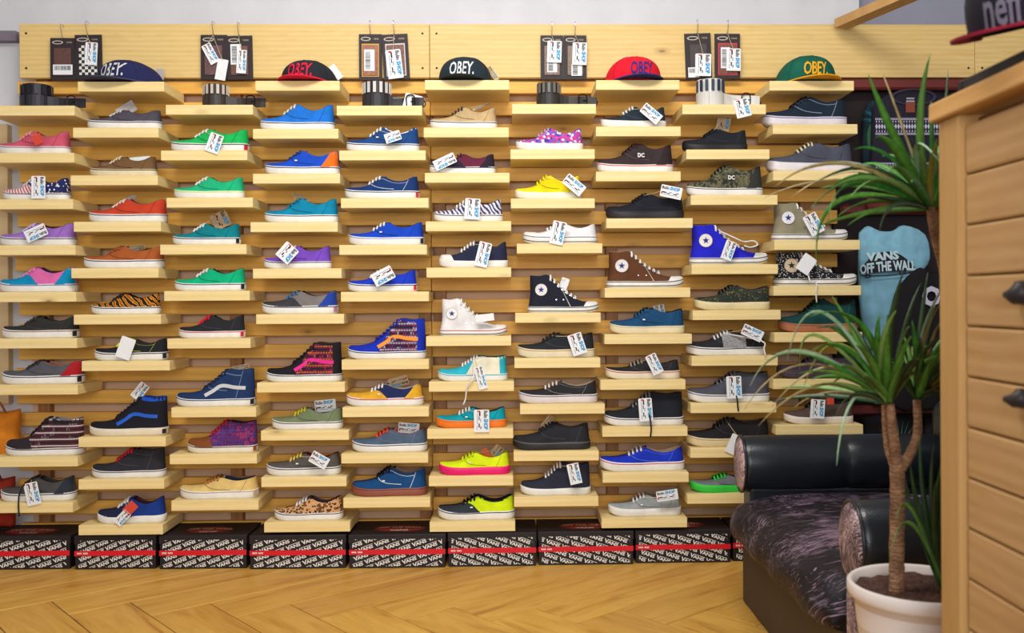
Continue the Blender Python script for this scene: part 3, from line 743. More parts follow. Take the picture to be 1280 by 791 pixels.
W_, CREAM = (234, 231, 224), (222, 208, 172)
NAVY, BLK = (30, 36, 72), (30, 31, 36)
def T(px, py, rot, w=16, h=26, *k): return (px, py, rot, w, h) + k
SHOES = [
 ((0,3),'low',-2,87,165,'dusty pink low-top sneaker with a red tag knotted to its laces',dict(u=(198,84,106),line=(150,120,140),lace=(226,150,150),tags=[T(47,174,20,11,13,'r')])),
 ((0,5),'low',4,87,222.6,'low-top sneaker with red striped toe and white stars on a navy heel',dict(u='stars',toe='stripes',line=(90,90,120),lace=(214,200,204),tags=[T(48,234,0,17,28)])),
 ((0,7),'low',-1,93,279.5,'lilac low-top sneaker with a price tag across its side',dict(u=(150,106,190),line=NAVY,tags=[T(45,291,-66,15,27)],lace=(200,180,220))),
 ((0,9),'low',-2,94,334,'pink low-top sneaker with sky blue toe and heel',dict(u=(216,104,166),toe=(0,136,182),heel=(0,136,182),line=(90,120,170),lace=(216,130,180),lining=(80,60,110))),
 ((0,11),'low',1,96,395.5,'black low-top sneaker with a brown foxing stripe and no tag',dict(u=(44,44,42),line=(150,92,40),lace=(60,58,54),stitch=(70,66,60),hl=(30,30,30))),
 ((0,13),'low',0,101.6,450,'grey low-top sneaker with a dark red heel panel',dict(u=(84,84,92),heel=(166,28,36),line=NAVY,lace=(52,50,54),lining=(190,130,110),hl=(30,30,30))),
 ((0,16),'mid',4,101.6,521,'dark high sneaker with maroon knitted bands on its side',dict(u='knit',toe=(44,38,44),line=(60,30,50),lace=(30,28,32),collar=(28,28,38),lining=(150,150,160))),
 ((0,18),'low',-2,91,594.5,'charcoal low-top sneaker with a tag and a dangling black lace',dict(u=(74,72,72),heel=(44,50,62),line=NAVY,lace=(50,50,54),tags=[T(40.5,617,12,17,28)],dangle=((40,40,44),[(30,606),(24,618),(23,634),(24,645)]))),
 ((1,2),'low',109,202,138.5,'dark slate grey low-top sneaker with a grey card behind it',dict(u=(76,72,84),line=NAVY,lace=(206,200,200),lining=(60,56,64),tags=[T(158,137,-58,14,24,'g',1)])),
 ((1,4),'low',112,196,196.5,'brown low-top sneaker with a cream sole and text label on top',dict(u=(112,82,52),sole=CREAM,line=(70,50,30),lace=(220,206,170),tags=[T(175,200,95,8,25,'p',1)])),
 ((1,6),'low',110,207,249.5,'brick orange low-top sneaker with a white sole',dict(u=(192,62,36),line=NAVY,lace=(220,200,190),lining=(110,100,110),tags=[T(163,248,-70,5,14,'g',1)])),
 ((1,8),'low',103,203,308,'rust brown low-top sneaker with a pale card in its opening',dict(u=(164,86,40),line=NAVY,lace=(150,80,44),lining=(190,160,130),tags=[T(170,310,-80,6,22,'k',1)])),
 ((1,10),'low',113,199,366.7,'yellow and black tiger-striped low-top sneaker',dict(u='tiger',line=NAVY,lace=(44,34,34),lining=(40,36,40))),
 ((1,12),'low',116,208,423,'black low-top sneaker with a yellow lace and a blank white tag',dict(u=BLK,lace=(214,220,30),line=(30,30,34),stitch=(150,160,60),tags=[T(157,435,-20,18,27,'b')],hl=(40,40,44),tongue=(200,210,30))),
 ((1,15),'hi',109,207,495,'black high-top sneaker with a bright blue side stripe',dict(u=(24,25,34),stripe=(24,88,196),collar=(24,80,190),line=None,lace=(24,25,34),sole=(226,214,190),hl=(40,30,30),lining=(20,60,150),tags=[T(175,489,-40,13,22,'p',1)])),
 ((1,17),'mid',112,204,560,'charcoal high sneaker with red laces on a low shelf',dict(u=(42,42,50),line=(50,50,60),lace=(196,36,50),stitch=(70,70,78))),
 ((1,19),'low',119,204.5,620,'royal navy low-top sneaker with a red and white tag across it',dict(u=(22,54,132),toe=(26,34,66),line=None,lace=(224,216,204),lining=(70,40,50),tags=[T(153,647,-45,11,20),T(163,635,-45,12,16,'r')])),
 ((2,3),'low',213,311,162.5,'bright kelly green low-top sneaker with a price tag',dict(u=(22,176,84),line=NAVY,hl=(200,30,40),tags=[T(268,179,-20,17,24)])),
 ((2,5),'low',217,305,222,'mint green low-top sneaker with a yellow foxing stripe',dict(u=(28,176,122),line=(206,226,60),lace=W_)),
 ((2,7),'low',215,300,280,'deep teal low-top sneaker with a blank beige card',dict(u=(0,122,132),line=NAVY,hl=(30,30,40),tags=[T(276,275,25,21,20,'k',1)])),
 ((2,9),'low',217,306,335.6,'sea green low-top sneaker with white laces and navy stripe',dict(u=(0,172,120),line=NAVY,lace=(236,220,214),hl=(30,34,50))),
 ((2,11),'low',222,305,394,'black low-top sneaker with red laces and red foxing stripe',dict(u=(36,38,44),lace=(214,26,54),line=(206,50,70),hl=(206,40,56))),
 ((2,14),'hi',218,317,460.5,'navy blue high-top sneaker with a pale grey side stripe',dict(u=(28,52,94),stripe=(200,200,202),line=(40,44,80),lace=(24,40,72),stitch=(110,130,160),hl=(40,40,60),tags=[T(301,459,-80,6,22,'k',1)])),
 ((2,16),'mid',232,320,525,'brown leather high sneaker with purple plaid sides',dict(u='plaid',toe=(128,72,34),line=(80,50,40),sole=(230,222,204),lace=(180,40,54),lining=(60,30,40),tongue=(140,50,50),hl=(150,80,40))),
 ((2,18),'skate',222,320,594.7,'cream low-top sneaker with a dark blue lining',dict(u=(222,190,118),line=(180,160,130),lace=(176,120,56),lining=(50,56,84),hl=(190,170,140))),
 ((3,2),'low',325,419,131.5,'bright azure low-top sneaker on the second shelf from the top',dict(u=(26,112,206),line=NAVY,lace=(214,206,180),lining=(30,60,120),tongue=(220,170,60))),
 ((3,4),'low',331,425,189,'royal blue low-top sneaker with an orange heel',dict(u=(20,74,190),heel=(236,112,32),line=NAVY,lace=(40,60,120),lining=(200,110,60))),
 ((3,6),'low',330,422.6,248.7,'peacock blue low-top sneaker with a thin card in its laces',dict(u=(0,130,166),line=NAVY,lace=(30,110,140),lining=(30,60,90),tags=[T(376,247,62,4,23,'k',1)])),
 ((3,8),'low',329,413.6,307.5,'violet low-top sneaker with a tilted square tag',dict(u=(116,72,184),line=NAVY,lace=(200,190,220),tags=[T(359,316,-42,20,22)])),
 ((3,10),'low',326,421.6,363.5,'taupe low-top sneaker with charcoal toe and blue heel',dict(u=(122,116,114),toe=(58,58,64),heel=(34,64,156),line=NAVY,lace=(60,110,160),tongue=(40,44,70),hl=(180,120,150))),
 ((3,13),'hi',330.6,426.5,427.5,'black high-top sneaker with a magenta stripe over woven print',dict(u=(28,25,32),mid='tribal_pink',stripe=(224,20,140),line=(40,40,60),lace=(26,24,30))),
 ((3,15),'low',338,427,509,'sage green low-top sneaker with yellow laces',dict(u=(112,126,92),line=(60,60,70),lace=(196,184,40),lining=(90,90,70),tags=[T(406.7,507,95,15,26,'p',1)])),
 ((3,17),'low',330.6,424,565,'dark grey low-top sneaker with yellow laces and a white tag',dict(u=(86,82,78),line=NAVY,lace=(226,196,80),tags=[T(399,575,60,15,23)],lining=(120,40,40))),
 ((3,19),'low',340.5,426.6,619.5,'leopard print low-top sneaker on the lowest shelf',dict(u='leopard',line=NAVY,lace=(226,222,230),lining=(70,56,60))),
 ((4,3),'low',433,525,160,'navy low-top sneaker with white collar edge and small tag',dict(u=(26,68,126),line=NAVY,pad=(226,228,232),tags=[T(491,171,-72,12,20)])),
 ((4,5),'low',430.6,524.5,221,'dark navy low-top sneaker with white laces and no tag',dict(u=(20,52,106),line=NAVY,lace=W_,stitch=(170,180,200),lining=(20,30,60),hl=(200,60,70))),
 ((4,7),'low',435.5,530,278,'royal blue low-top sneaker with white laces above the mid wall',dict(u=(18,66,186),line=(150,160,190),hl=(40,40,60))),
 ((4,9),'low',434,521,337,'cobalt blue low-top sneaker with a red heel label and tilted tag',dict(u=(24,56,190),line=NAVY,hl=(214,40,56),tags=[T(479,345,-62,17,27)])),
 ((4,12),'hi',433,532,398,'blue high-top sneaker with an orange stripe over woven print',dict(u=(22,46,174),mid='tribal_blue',stripe=(240,146,30),line=NAVY,lace=(22,40,150))),
 ((4,14),'low',431,528,479,'mustard low-top sneaker with navy middle and a beige card',dict(u=(28,40,86),toe=(222,166,42),heel=(222,166,42),line=(196,50,60),lace=W_,lining=(220,214,204),tags=[T(498,477,-75,12,25,'k',1)])),
 ((4,16),'low',438,532.5,534.5,'slate blue low-top sneaker with bright red laces',dict(u=(74,94,116),line=(40,40,60),lace=(226,70,40),lining=(200,90,60),tags=[T(511,535,85,13,26,'p',1)],stitch=(120,110,130))),
 ((4,18),'skate',437,532,583,'blue low-top sneaker with white stitching and brown gum sole',dict(u=(18,70,122),sole=(146,82,66),line=(110,56,44),lace=(22,24,34),stitch=(196,206,214),tongue=(22,26,40),lining=(150,120,100))),
 ((5,2),'low',538,622.5,135,'sand beige low-top sneaker with a stick of card poking out',dict(u=(190,162,118),line=NAVY,lace=(60,50,50),tags=[T(602,133,-68,2.5,24,'k',1)])),
 ((5,4),'low',537,620,193,'burgundy low-top sneaker with black heel and a tag on its toe',dict(u=(98,34,58),heel=(40,32,46),line=NAVY,lace=(70,30,44),toe=(44,36,50),tags=[T(556,202,-65,13,28)])),
 ((5,6),'low',542,629,249.5,'lavender zebra-striped low-top sneaker with an upright tag',dict(u='zebra',line=NAVY,tags=[T(590.5,261,-4,19,26)])),
 ((5,8),'chucklow',548.5,635,302,'navy canvas low-top with white rubber toe cap and a tag',dict(u=(36,40,66),line=None,lace=W_,tags=[T(604,318,-14,16,31)])),
 ((5,11),'chuck',548.5,633.5,373,'white canvas high-top with round star patch, toe to the right',dict(face='R',u=(232,230,230),line=(190,50,60),patchc=(236,234,230),lining=(220,216,210),tags=[T(606,397,96,9,23,'p')])),
 ((5,13),'mid',546,633.5,444,'turquoise mid-top with cream side and a dangling white lace',dict(u=(44,176,196),collar=(232,224,196),mid=(232,224,196),line=(60,180,200),lace=W_,tags=[T(601,472,14,11,29)],dangle=(W_,[(592,470),(584,484),(582,498),(579,506)]))),
 ((5,15),'low',543,632,508.5,'teal low-top sneaker with an orange sole',dict(u=(0,152,166),sole=(240,124,34),line=(230,110,30),lace=W_,tags=[T(602,526,0,19,28)])),
 ((5,17),'low',546.7,636,564,'neon yellow low-top sneaker with a magenta sole',dict(u=(214,240,18),sole=(232,20,112),line=None,lace=(206,226,30),lining=(200,220,40),tags=[T(608,568,40,10,16,'o',1),T(621,564,-40,12,15,'k',1)])),
 ((5,19),'low',545,642,618,'neon yellow low-top sneaker with dark grey toe and black laces',dict(u=(206,238,14),toe=(46,54,62),line=NAVY,lace=(28,30,36),lining=(30,32,40),pad=(30,32,38),tongue=(34,36,44))),
 ((6,3),'low',645.6,730,161,'pink and purple flower-print low-top sneaker',dict(u='floral',line=None,lace=(190,150,200),lining=(110,50,90))),
 ((6,5),'low',644,727,219.5,'lemon yellow low-top sneaker with a tilted tag',dict(u=(242,214,10),line=None,sole=(232,228,206),lace=(238,214,40),tags=[T(717.6,231,50,15,28)])),
 ((6,7),'chucklow',653.7,747,280,'all-white canvas low-top sneaker with an upright tag',dict(u=(232,231,234),line=(120,120,150),lace=(240,240,240),lining=(210,206,206),tags=[T(697.5,291,-12,17,29)])),
 ((6,10),'chuck',659,748,343,'black canvas high-top with star patch on the sixth column, toe right',dict(face='R',u=(30,32,46),line=(60,60,70),patchc=(226,222,222),lining=(200,184,150),stitch=(196,190,180),tags=[T(704,358,-20,10,22,'b',1)])),
 ((6,12),'low',645.5,743.4,415.5,'black low-top sneaker with a cream sole and brown stripe',dict(u=(38,41,46),sole=(226,216,186),line=(206,150,70),lace=(34,36,42),tags=[T(721.5,430,18,18,27)])),
 ((6,14),'low',647,746.5,475.5,'black low-top sneaker with white laces and pale lining',dict(u=(40,40,44),line=(120,110,120),lace=(226,214,204),lining=(216,196,166),stitch=(120,116,116),sole=(222,212,212))),
 ((6,16),'skate',639.5,737,528,'plain all-black low-top sneaker with a black sole and no tag',dict(u=(38,39,44),sole=(40,40,42),line=(110,100,90),lace=(36,37,42),tags=[T(684,527,-40,8,18,'k',1)])),
 ((6,18),'mid',648.7,737,577.5,'dark navy mid-top sneaker with white laces near the bottom',dict(u=(42,45,60),line=None,lace=(232,230,226),tags=[T(718,592,12,15,26)],lining=(60,60,74))),
 ((7,2),'low',752,834,134.5,'black low-top sneaker with white laces on the top tier',dict(u=(36,46,56),line=None,tags=[T(814,142,50,14,27)])),
 ((7,4),'skate',747,843,180.5,'dark brown skate shoe with red collar lining and square logo',dict(u=(54,44,46),line=(214,40,70),logo='DC',lace=(60,40,44),lining=(196,40,50),heel=(48,36,38))),
 ((7,6),'skate',758,856,243,'all-black leather skate shoe with a tag on its heel',dict(u=(28,30,38),sole=(44,42,46),line=(30,30,34),lace=(28,30,36),tags=[T(839,240,78,15,27)],stitch=(44,46,54))),
 ((7,9),'chuck',758,855,314,'brown canvas high-top with star patch, toe to the right',dict(face='R',u=(96,58,34),line=(70,60,60),patchc=(226,218,214),lining=(190,170,140),stitch=(190,176,160))),
 ((7,11),'skate',761.5,856,385,'dusky blue suede low-top sneaker with a cream sole',dict(u=(22,72,112),sole=(230,216,180),line=(206,186,140),lace=(40,84,120),lining=(40,60,90),tags=[T(824,388,10,14,14,'p',1)])),
 ((7,13),'low',756,850,450,'black low-top sneaker with a cream sole and red stripe',dict(u=(40,38,42),sole=(232,220,196),line=(190,80,60),lace=(150,140,130),tags=[T(818,455,25,14,26)])),
 ((7,15),'mid',754,854,489.5,'black mid-top sneaker with an upright tag and hanging lace',dict(u=(32,35,42),line=(50,50,60),lace=(120,124,130),tags=[T(807,512,4,17,29)],dangle=((26,26,30),[(812,520),(814,535),(813,546)]))),
 ((7,17),'low',748.6,855,557,'royal blue low-top sneaker with a red stripe and beige lining',dict(u=(24,50,184),line=(206,60,80),lace=(232,226,220),lining=(216,186,150),stitch=(80,110,220))),
 ((7,19),'low',759,850,616,'light grey low-top sneaker with a white sole and folded tag',dict(u=(150,156,158),line=None,lace=(226,226,226),lining=(120,124,128),tags=[T(834,619,98,13,27)])),
 ((8,3),'skate',854,935.5,162.5,'all-black low-top shoe with a cardboard tag standing above',dict(u=(28,32,38),sole=(34,34,36),line=None,lace=(30,34,40),tags=[T(905,151,-12,17,24,'k',1)])),
 ((8,5),'skate',859,955,207,'camouflage skate shoe with a square white logo',dict(u='camo',line=(90,94,90),logo='DC',lace=(96,100,80),heel=(52,52,50),tongue=(90,92,72))),
 ((8,8),'chuck',862.5,961,281,'vivid blue canvas high-top with star patch and a tag',dict(face='R',u=(34,34,196),line=(60,60,90),patchc=(234,226,220),lining=(120,110,140),tags=[T(911,313,-20,14,24)],dangle=(W_,[(918,297),(930,302),(942,301),(947,306),(938,309),(930,307)]))),
 ((8,10),'skate',868,963,357,'dark low-top sneaker with gold flecks and a cream sole',dict(u='fleck',sole=(222,206,160),line=None,lace=(60,64,54),pad=(50,60,72),tongue=(60,66,54),lining=(50,60,74))),
 ((8,12),'skate',857.6,957,413,'black skate shoe with a grey tweed side panel and white laces',dict(u=(38,38,42),mid='tweed',line=(40,40,60),lace=(226,222,216),tags=[T(940.6,416,65,14,27)],dangle=(W_,[(952,426),(955,436),(957,445)]))),
 ((8,14),'mid',859,962,464,'steel grey mid-top sneaker with an upright tag',dict(u=(78,78,90),line=(60,60,90),lace=(110,110,122),tags=[T(917.5,484,2,19,28)],dangle=((30,28,34),[(921,497),(922,506),(923,514)]))),
 ((8,16),'skate',857,962,522,'black skate shoe with a cream sole just above the sofa roll',dict(u=(32,29,32),sole=(220,200,156),line=(190,160,110),lace=(60,56,56),tags=[T(919,556,-25,18,25,'b')])),
 ((8,18),'low',861.6,950,592,'grey low-top sneaker with a bright green sole and green laces',dict(u=(112,112,118),sole=(52,200,62),line=None,lace=(40,210,60),lining=(90,90,96))),
 ((9,2),'skate',955,1061,122.5,'dark navy skate shoe with pale stitching on the last column',dict(u=(24,38,54),sole=(220,214,222),line=(120,110,150),lace=(24,36,50),stitch=(130,150,170))),
 ((9,4),'skate',960,1068,178.5,'slate grey low-top sneaker with cream laces behind palm leaves',dict(u=(74,78,92),line=None,sole=(228,222,224),lace=(220,206,170),lining=(90,90,104))),
 ((9,7),'chuck',966,1061,254,'grey canvas high-top with star patch and a large tag',dict(face='R',u=(142,136,112),line=(50,52,84),patchc=(230,228,232),lining=(110,108,100),tags=[T(1017,280,28,18,27)])),
 ((9,9),'chuck',968,1072,315,'black studded canvas high-top with a blank tag and dangling lace',dict(face='R',u='studs',line=(60,56,60),patchc=(200,180,150),lining=(110,90,80),tags=[T(1008,330,-35,18,23,'b')],dangle=(W_,[(1012,350),(1020,352),(1020,366),(1021,378)]))),
 ((9,11),'skate',974,1073,373.5,'dark bottle green low-top sneaker with a gum sole',dict(u=(18,62,60),sole=(176,110,74),line=(140,80,56),lace=(20,50,50))),
 ((9,13),'skate',972,1073,443.5,'dark plum low-top sneaker half hidden by palm leaves',dict(u=(58,44,62),sole=(70,56,66),line=(50,40,52),lace=(50,40,54))),
 ((9,15),'skate',980,1066,499,'brown low-top sneaker with a tag on the lowest right shelf',dict(u=(84,68,62),sole=(226,214,198),line=None,lace=(60,50,48),tags=[T(1022,511,-4,18,24),T(1038,501,0,9,9,'r')])),
]
_sl = {s[0]: s[5] for s in SHOES}
_top = {(1,0):'navy cap',(3,0):'black cap with red lettering',(5,0):'black cap with white lettering',(7,0):'red cap',(9,0):'green cap',
        (0,1):'far left rolled belt',(2,1):'striped belt roll of column three',(4,1):'grey and white belt roll',(6,1):'plain dark belt roll',(8,1):'white and black belt roll'}
for k in SHELVES:
    nm = _sl.get(k)
    if nm:
        ws = nm.split(); make_shelf(k, 'pine shelf board under the ' + ' '.join(ws[:11]))
    else: make_shelf(k, 'pine shelf board under the ' + _top[k])
for (key, typ, x0, x1, yt, lab, kw) in SHOES:
    make_shoe(key, typ, x0, x1, yt, lab, **kw)
# ------------------------------------------------------------------ caps
def make_cap(loc, rz, a, b, h, crown, brim, ink, word, label, rel=1.0, tilt=0.0, button=None, under=None, textsize=.05, tx=0.0, tz=.20):
    root = empty('snapback_cap', loc, rz, label, 'cap', 'caps on the top shelves'); root.rotation_euler = (radians(tilt), 0, rz)
    p, q = 2.3, 2.5
    def ysurf(x, z): 
        t = 1 - (max(z, 0)/h)**q - abs(x/a)**p
        return -b * max(t, 0.0) ** (1/p) - .20*b*max(z, 0)/h
    V = []; nr, ns = 12, 36
    for i in range(nr + 1):
        t = i / nr; z = h * sin(t*pi/2) ** .95; r = max(0.0, 1 - (z/h)**q) ** (1/p)
        for k in range(ns):
            th = 2*pi*k/ns; c_, s_ = cos(th), sin(th)
            e = (abs(c_)**p + abs(s_)**p) ** (-1/p)
            x, y = a*r*e*c_, b*r*e*s_
            dip = 1 - .18 * max(0, s_) ** 2 * 1.0       # lower at the back
            V.append((x, y - .20*b*z/h, .004 + z*dip))
    F = [(i*ns+k, i*ns+(k+1) % ns, (i+1)*ns+(k+1) % ns, (i+1)*ns+k) for i in range(nr) for k in range(ns)]
    build('crown', V, F, fabric(crown), root, True)
    g = Geo()
    for th in (0, pi/3, 2*pi/3):
        for sg in (0, pi):
            pts = []
            for i in range(nr + 1):
                t = i/nr; z = h*sin(t*pi/2)**.95; r = max(0.0, 1-(z/h)**q)**(1/p); an = th + sg + pi/2
                c_, s_ = cos(an), sin(an); e = (abs(c_)**p + abs(s_)**p)**(-1/p); dip = 1 - .18*max(0, s_)**2
                pts.append((a*r*e*c_*1.002, b*r*e*s_*1.002 - .20*b*z/h, .004 + z*dip + .0004))
            g.tube(pts, .0008, 4)
    g.build('seam', fabric(tuple(int(v*.7) for v in crown)), root)
    v, f = tube([(0, -.2*b, h), (0, -.2*b, h+.005), (0, -.2*b, h+.007)], [.008, .007, .003], 10)
    build('button', v, f, fabric(button or brim), root, True)
    # flat brim: half moon in front of the crown
    n = 20; top = []; L = .066
    for k in range(n + 1):
        th = pi + pi*k/n
        inner = (a*.97*cos(th), b*.97*sin(th)); out = (a*1.04*cos(th), b*1.0*sin(th) - L*abs(sin(th))**.55)
        for (x, y), t in ((inner, 0), (((inner[0]+out[0])/2, (inner[1]+out[1])/2), .5), (out, 1)):
            top.append((x, y, .011 - .006*(x/a)**2*t))
    bot = [(x, y, z - .004) for (x, y, z) in top]; m = len(top)
    F = grid_faces(n+1, 3) + [t[::-1] for t in grid_faces(n+1, 3, base=m)]
    for k in range(n):
        F += [(k*3+2, (k+1)*3+2, m+(k+1)*3+2, m+k*3+2), (k*3, m+k*3, m+(k+1)*3, (k+1)*3)]
    F += [(0, 1, m+1, m), (1, 2, m+2, m+1), (n*3+1, n*3, m+n*3, m+n*3+1), (n*3+2, n*3+1, m+n*3+1, m+n*3+2)]
    build('brim', top + bot, F, fabric(brim), root)
    v, f = text_geo(word, .018, .18)
    g = Geo(); P = []
    for px, py, pz in v:
        x = px*textsize*.66 + tx; z = h*tz + py*textsize*1.30
        P.append((x, ysurf(x, z) - .0035, z + .004))
    g.add(P, f)
    g.build('lettering', fabric(ink), root)
    return root
def cap_at(key, px, ytop, rz, *args, hw=34, dy=.115, tagpos=None, **kw):
    z = SHELF_POS[key][2]; Y = YS + dy
    c = unY(px, ytop, Y); a = hw * Y / FPX
    r = make_cap((c[0], Y, z + .0005), rz, a, a*1.08, c[2] - z - .008, *args, **kw)
    if tagpos:
        cr, sr = cos(-rz), sin(-rz)
        def pw(q):
            d = np.array(q) - np.array(r.location); return -rz, (d[0]*cr - d[1]*sr, d[0]*sr + d[1]*cr, d[2])
        make_tag(r, pw, Y + tagpos[6], *tagpos[:5], kind=tagpos[5], anchor=None)
cap_at((1,0), 166, 77.5, radians(-28), (34, 38, 82), (60, 62, 92), (214, 212, 206), 'OBEY.', 'navy blue flat-brim cap with white letters on the top left shelf', hw=36, tagpos=(200,93,0,9,14,'g',.02), tx=.022)
cap_at((3,0), 388, 77.5, radians(-10), (34, 40, 46), (220, 26, 62), (226, 26, 66), 'OBEY.', 'black flat-brim cap with red letters and red brim', hw=33, tagpos=(420,90,35,8,20,'p',.03))
cap_at((5,0), 582, 73.5, radians(-6), (36, 48, 56), (34, 44, 52), (226, 228, 226), 'OBEY.', 'black flat-brim cap with white letters near the wall middle', hw=33, tagpos=(616,92,35,6,20,'k',.03))
cap_at((7,0), 790, 73, radians(10), (228, 22, 44), (40, 44, 110), (44, 46, 118), 'OBEY', 'red flat-brim cap with navy letters and navy brim', hw=34, button=(40,44,110))
cap_at((9,0), 1005, 72, radians(10), (16, 92, 74), (230, 160, 26), (236, 168, 30), 'OBEY.', 'green flat-brim cap with yellow letters and yellow brim', hw=35, tx=-.012)

# ------------------------------------------------------------------ rolled belts
def make_belt(key, px, ytop, wpx, band, studs, tail, label, upper=None, tags=(), frame_px=None):
    z = SHELF_POS[key][2]; Y = YS + .075; c = unY(px, ytop, Y); r = wpx/2 * Y/FPX; H = c[2] - z
    root = empty('rolled_belt', (c[0], Y, z), 0, label, 'belt', 'rolled belts on the first shelf row')
    def coil(r0, r1, turns, z0, z1, a0):
        P = []; n = int(26*turns) + 1; th = .003
        for i in range(n):
            t = i/(n-1); an = a0 + 2*pi*turns*t; rr = r0 + (r1-r0)*t
            for (dr, zz) in ((0, z0), (th, z0), (th, z1), (0, z1)): P.append(((rr+dr)*cos(an), (rr+dr)*sin(an), zz))
        F = [(i*4+j, (i+1)*4+j, (i+1)*4+(j+1) % 4, i*4+(j+1) % 4) for i in range(n-1) for j in range(4)] + [(0,1,2,3), ((n-1)*4+3, (n-1)*4+2, (n-1)*4+1, (n-1)*4)]
        return P, F
    lm = plain(band, .5, name='belt_leather')
    P, F = coil(r*.5, r*.96, 2.6, H*.45, H, 0); build('strap_roll', P, F, plain(upper or band, .5, name='belt_leather'), root)
    P, F = coil(r*.80, r*1.02, 2.0, 0, H*.52, pi*1.4); build('strap_wrap', P, F, lm, root)
    if studs:
        g = Geo(); n = 14
        for k in range(n):
            an = 2*pi*k/n + .2; x, y = r*.985*cos(an), r*.985*sin(an); tx, ty = -sin(an)*r*.11, cos(an)*r*.11; nx, ny = cos(an)*.003, sin(an)*.003
            V = [(x+s*tx+o*nx, y+s*ty+o*ny, zz) for o in (0, 1) for (s, zz) in ((-1, H*.56), (1, H*.56), (1, H*.96), (-1, H*.96))]
            g.add(V, [(0,3,2,1),(4,5,6,7),(0,1,5,4),(1,2,6,5),(2,3,7,6),(3,0,4,7)])
        g.build('belt_stripes', plain(studs, .4, name='belt_stripe'), root)
    ex = r*1.05; y0 = -r*.4
    if tail:
        tl = tail * Y/FPX
        g = Geo(); V = []
        for i, t in enumerate(np.linspace(0, 1, 9)):
            for (dy, zz) in ((0, 0.0), (.004, 0.0), (.004, H*.5*(1-.25*t)), (0, H*.5*(1-.25*t))): V.append((r*.9 + tl*t, y0 + dy + .012*sin(t*5), zz + .001))
        F = [(i*4+j, (i+1)*4+j, (i+1)*4+(j+1) % 4, i*4+(j+1) % 4) for i in range(8) for j in range(4)] + [(0,1,2,3), (35,34,33,32)]
        build('strap_tail', V, F, lm, root)
        fx = r*.9 + tl*.62
        g = Geo(); w2, h2 = .013, H*.20
        g.tube(smooth_path([(fx-w2, y0-.006, .006), (fx+w2, y0-.006, .006), (fx+w2, y0-.006, .006+h2*2), (fx-w2, y0-.006, .006+h2*2), (fx-w2, y0-.006, .006)], 3), .0024, 6)
        g.tube([(fx, y0-.006, .006+h2), (fx+w2*1.2, y0-.007, .006+h2)], .0018, 6)
        g.build('buckle', DARKMETAL, root)
        g = Geo()
        for (ox, rr) in ((fx+.040, .013), (fx+.058, .016)):
            if (c[0] + ox + rr) > SHELF_POS[key][1] + .012: continue
            pts = [(ox+rr*cos(t), y0-.004+.003*sin(t), .003+rr+rr*sin(t)) for t in np.linspace(0, 2*pi, 17)]; g.tube(pts, .0022, 6)
        if g.v: g.build('buckle_ring', DARKMETAL, root)
    for tg in tags:
        def pw(q): d = np.array(q) - np.array(root.location); return 0, tuple(d)
        make_tag(root, pw, YS - .005 if len(tg) < 7 else Y - .02, *tg[:5], kind=tg[5] if len(tg) > 5 else 'p', anchor=(r*1.2, y0, H*.4))
    return root
make_belt((0,1), 46, 107, 36, (38, 36, 44), (26, 24, 32), 48, 'dark ribbed belt coiled on the far left shelf')
make_belt((2,1), 270, 107, 30, (54, 46, 42), (196, 184, 170), 50, 'grey striped belt coiled with a tail lying to its right')
make_belt((4,1), 471, 104, 34, (44, 42, 46), (206, 204, 200), 44, 'black belt with white stripes coiled beside a blank card', tags=[(516,127,-14,22,18,'b',1)])
make_belt((6,1), 686, 105, 29, (48, 44, 42), (110, 108, 100), 46, 'plain dark belt coiled with a black buckle and chain')
make_belt((8,1), 888, 101, 34, (206, 204, 198), (40, 52, 76), 44, 'white and black striped belt coiled with a price tag', upper=(222, 220, 214), tags=[(928,135,14,19,23)])

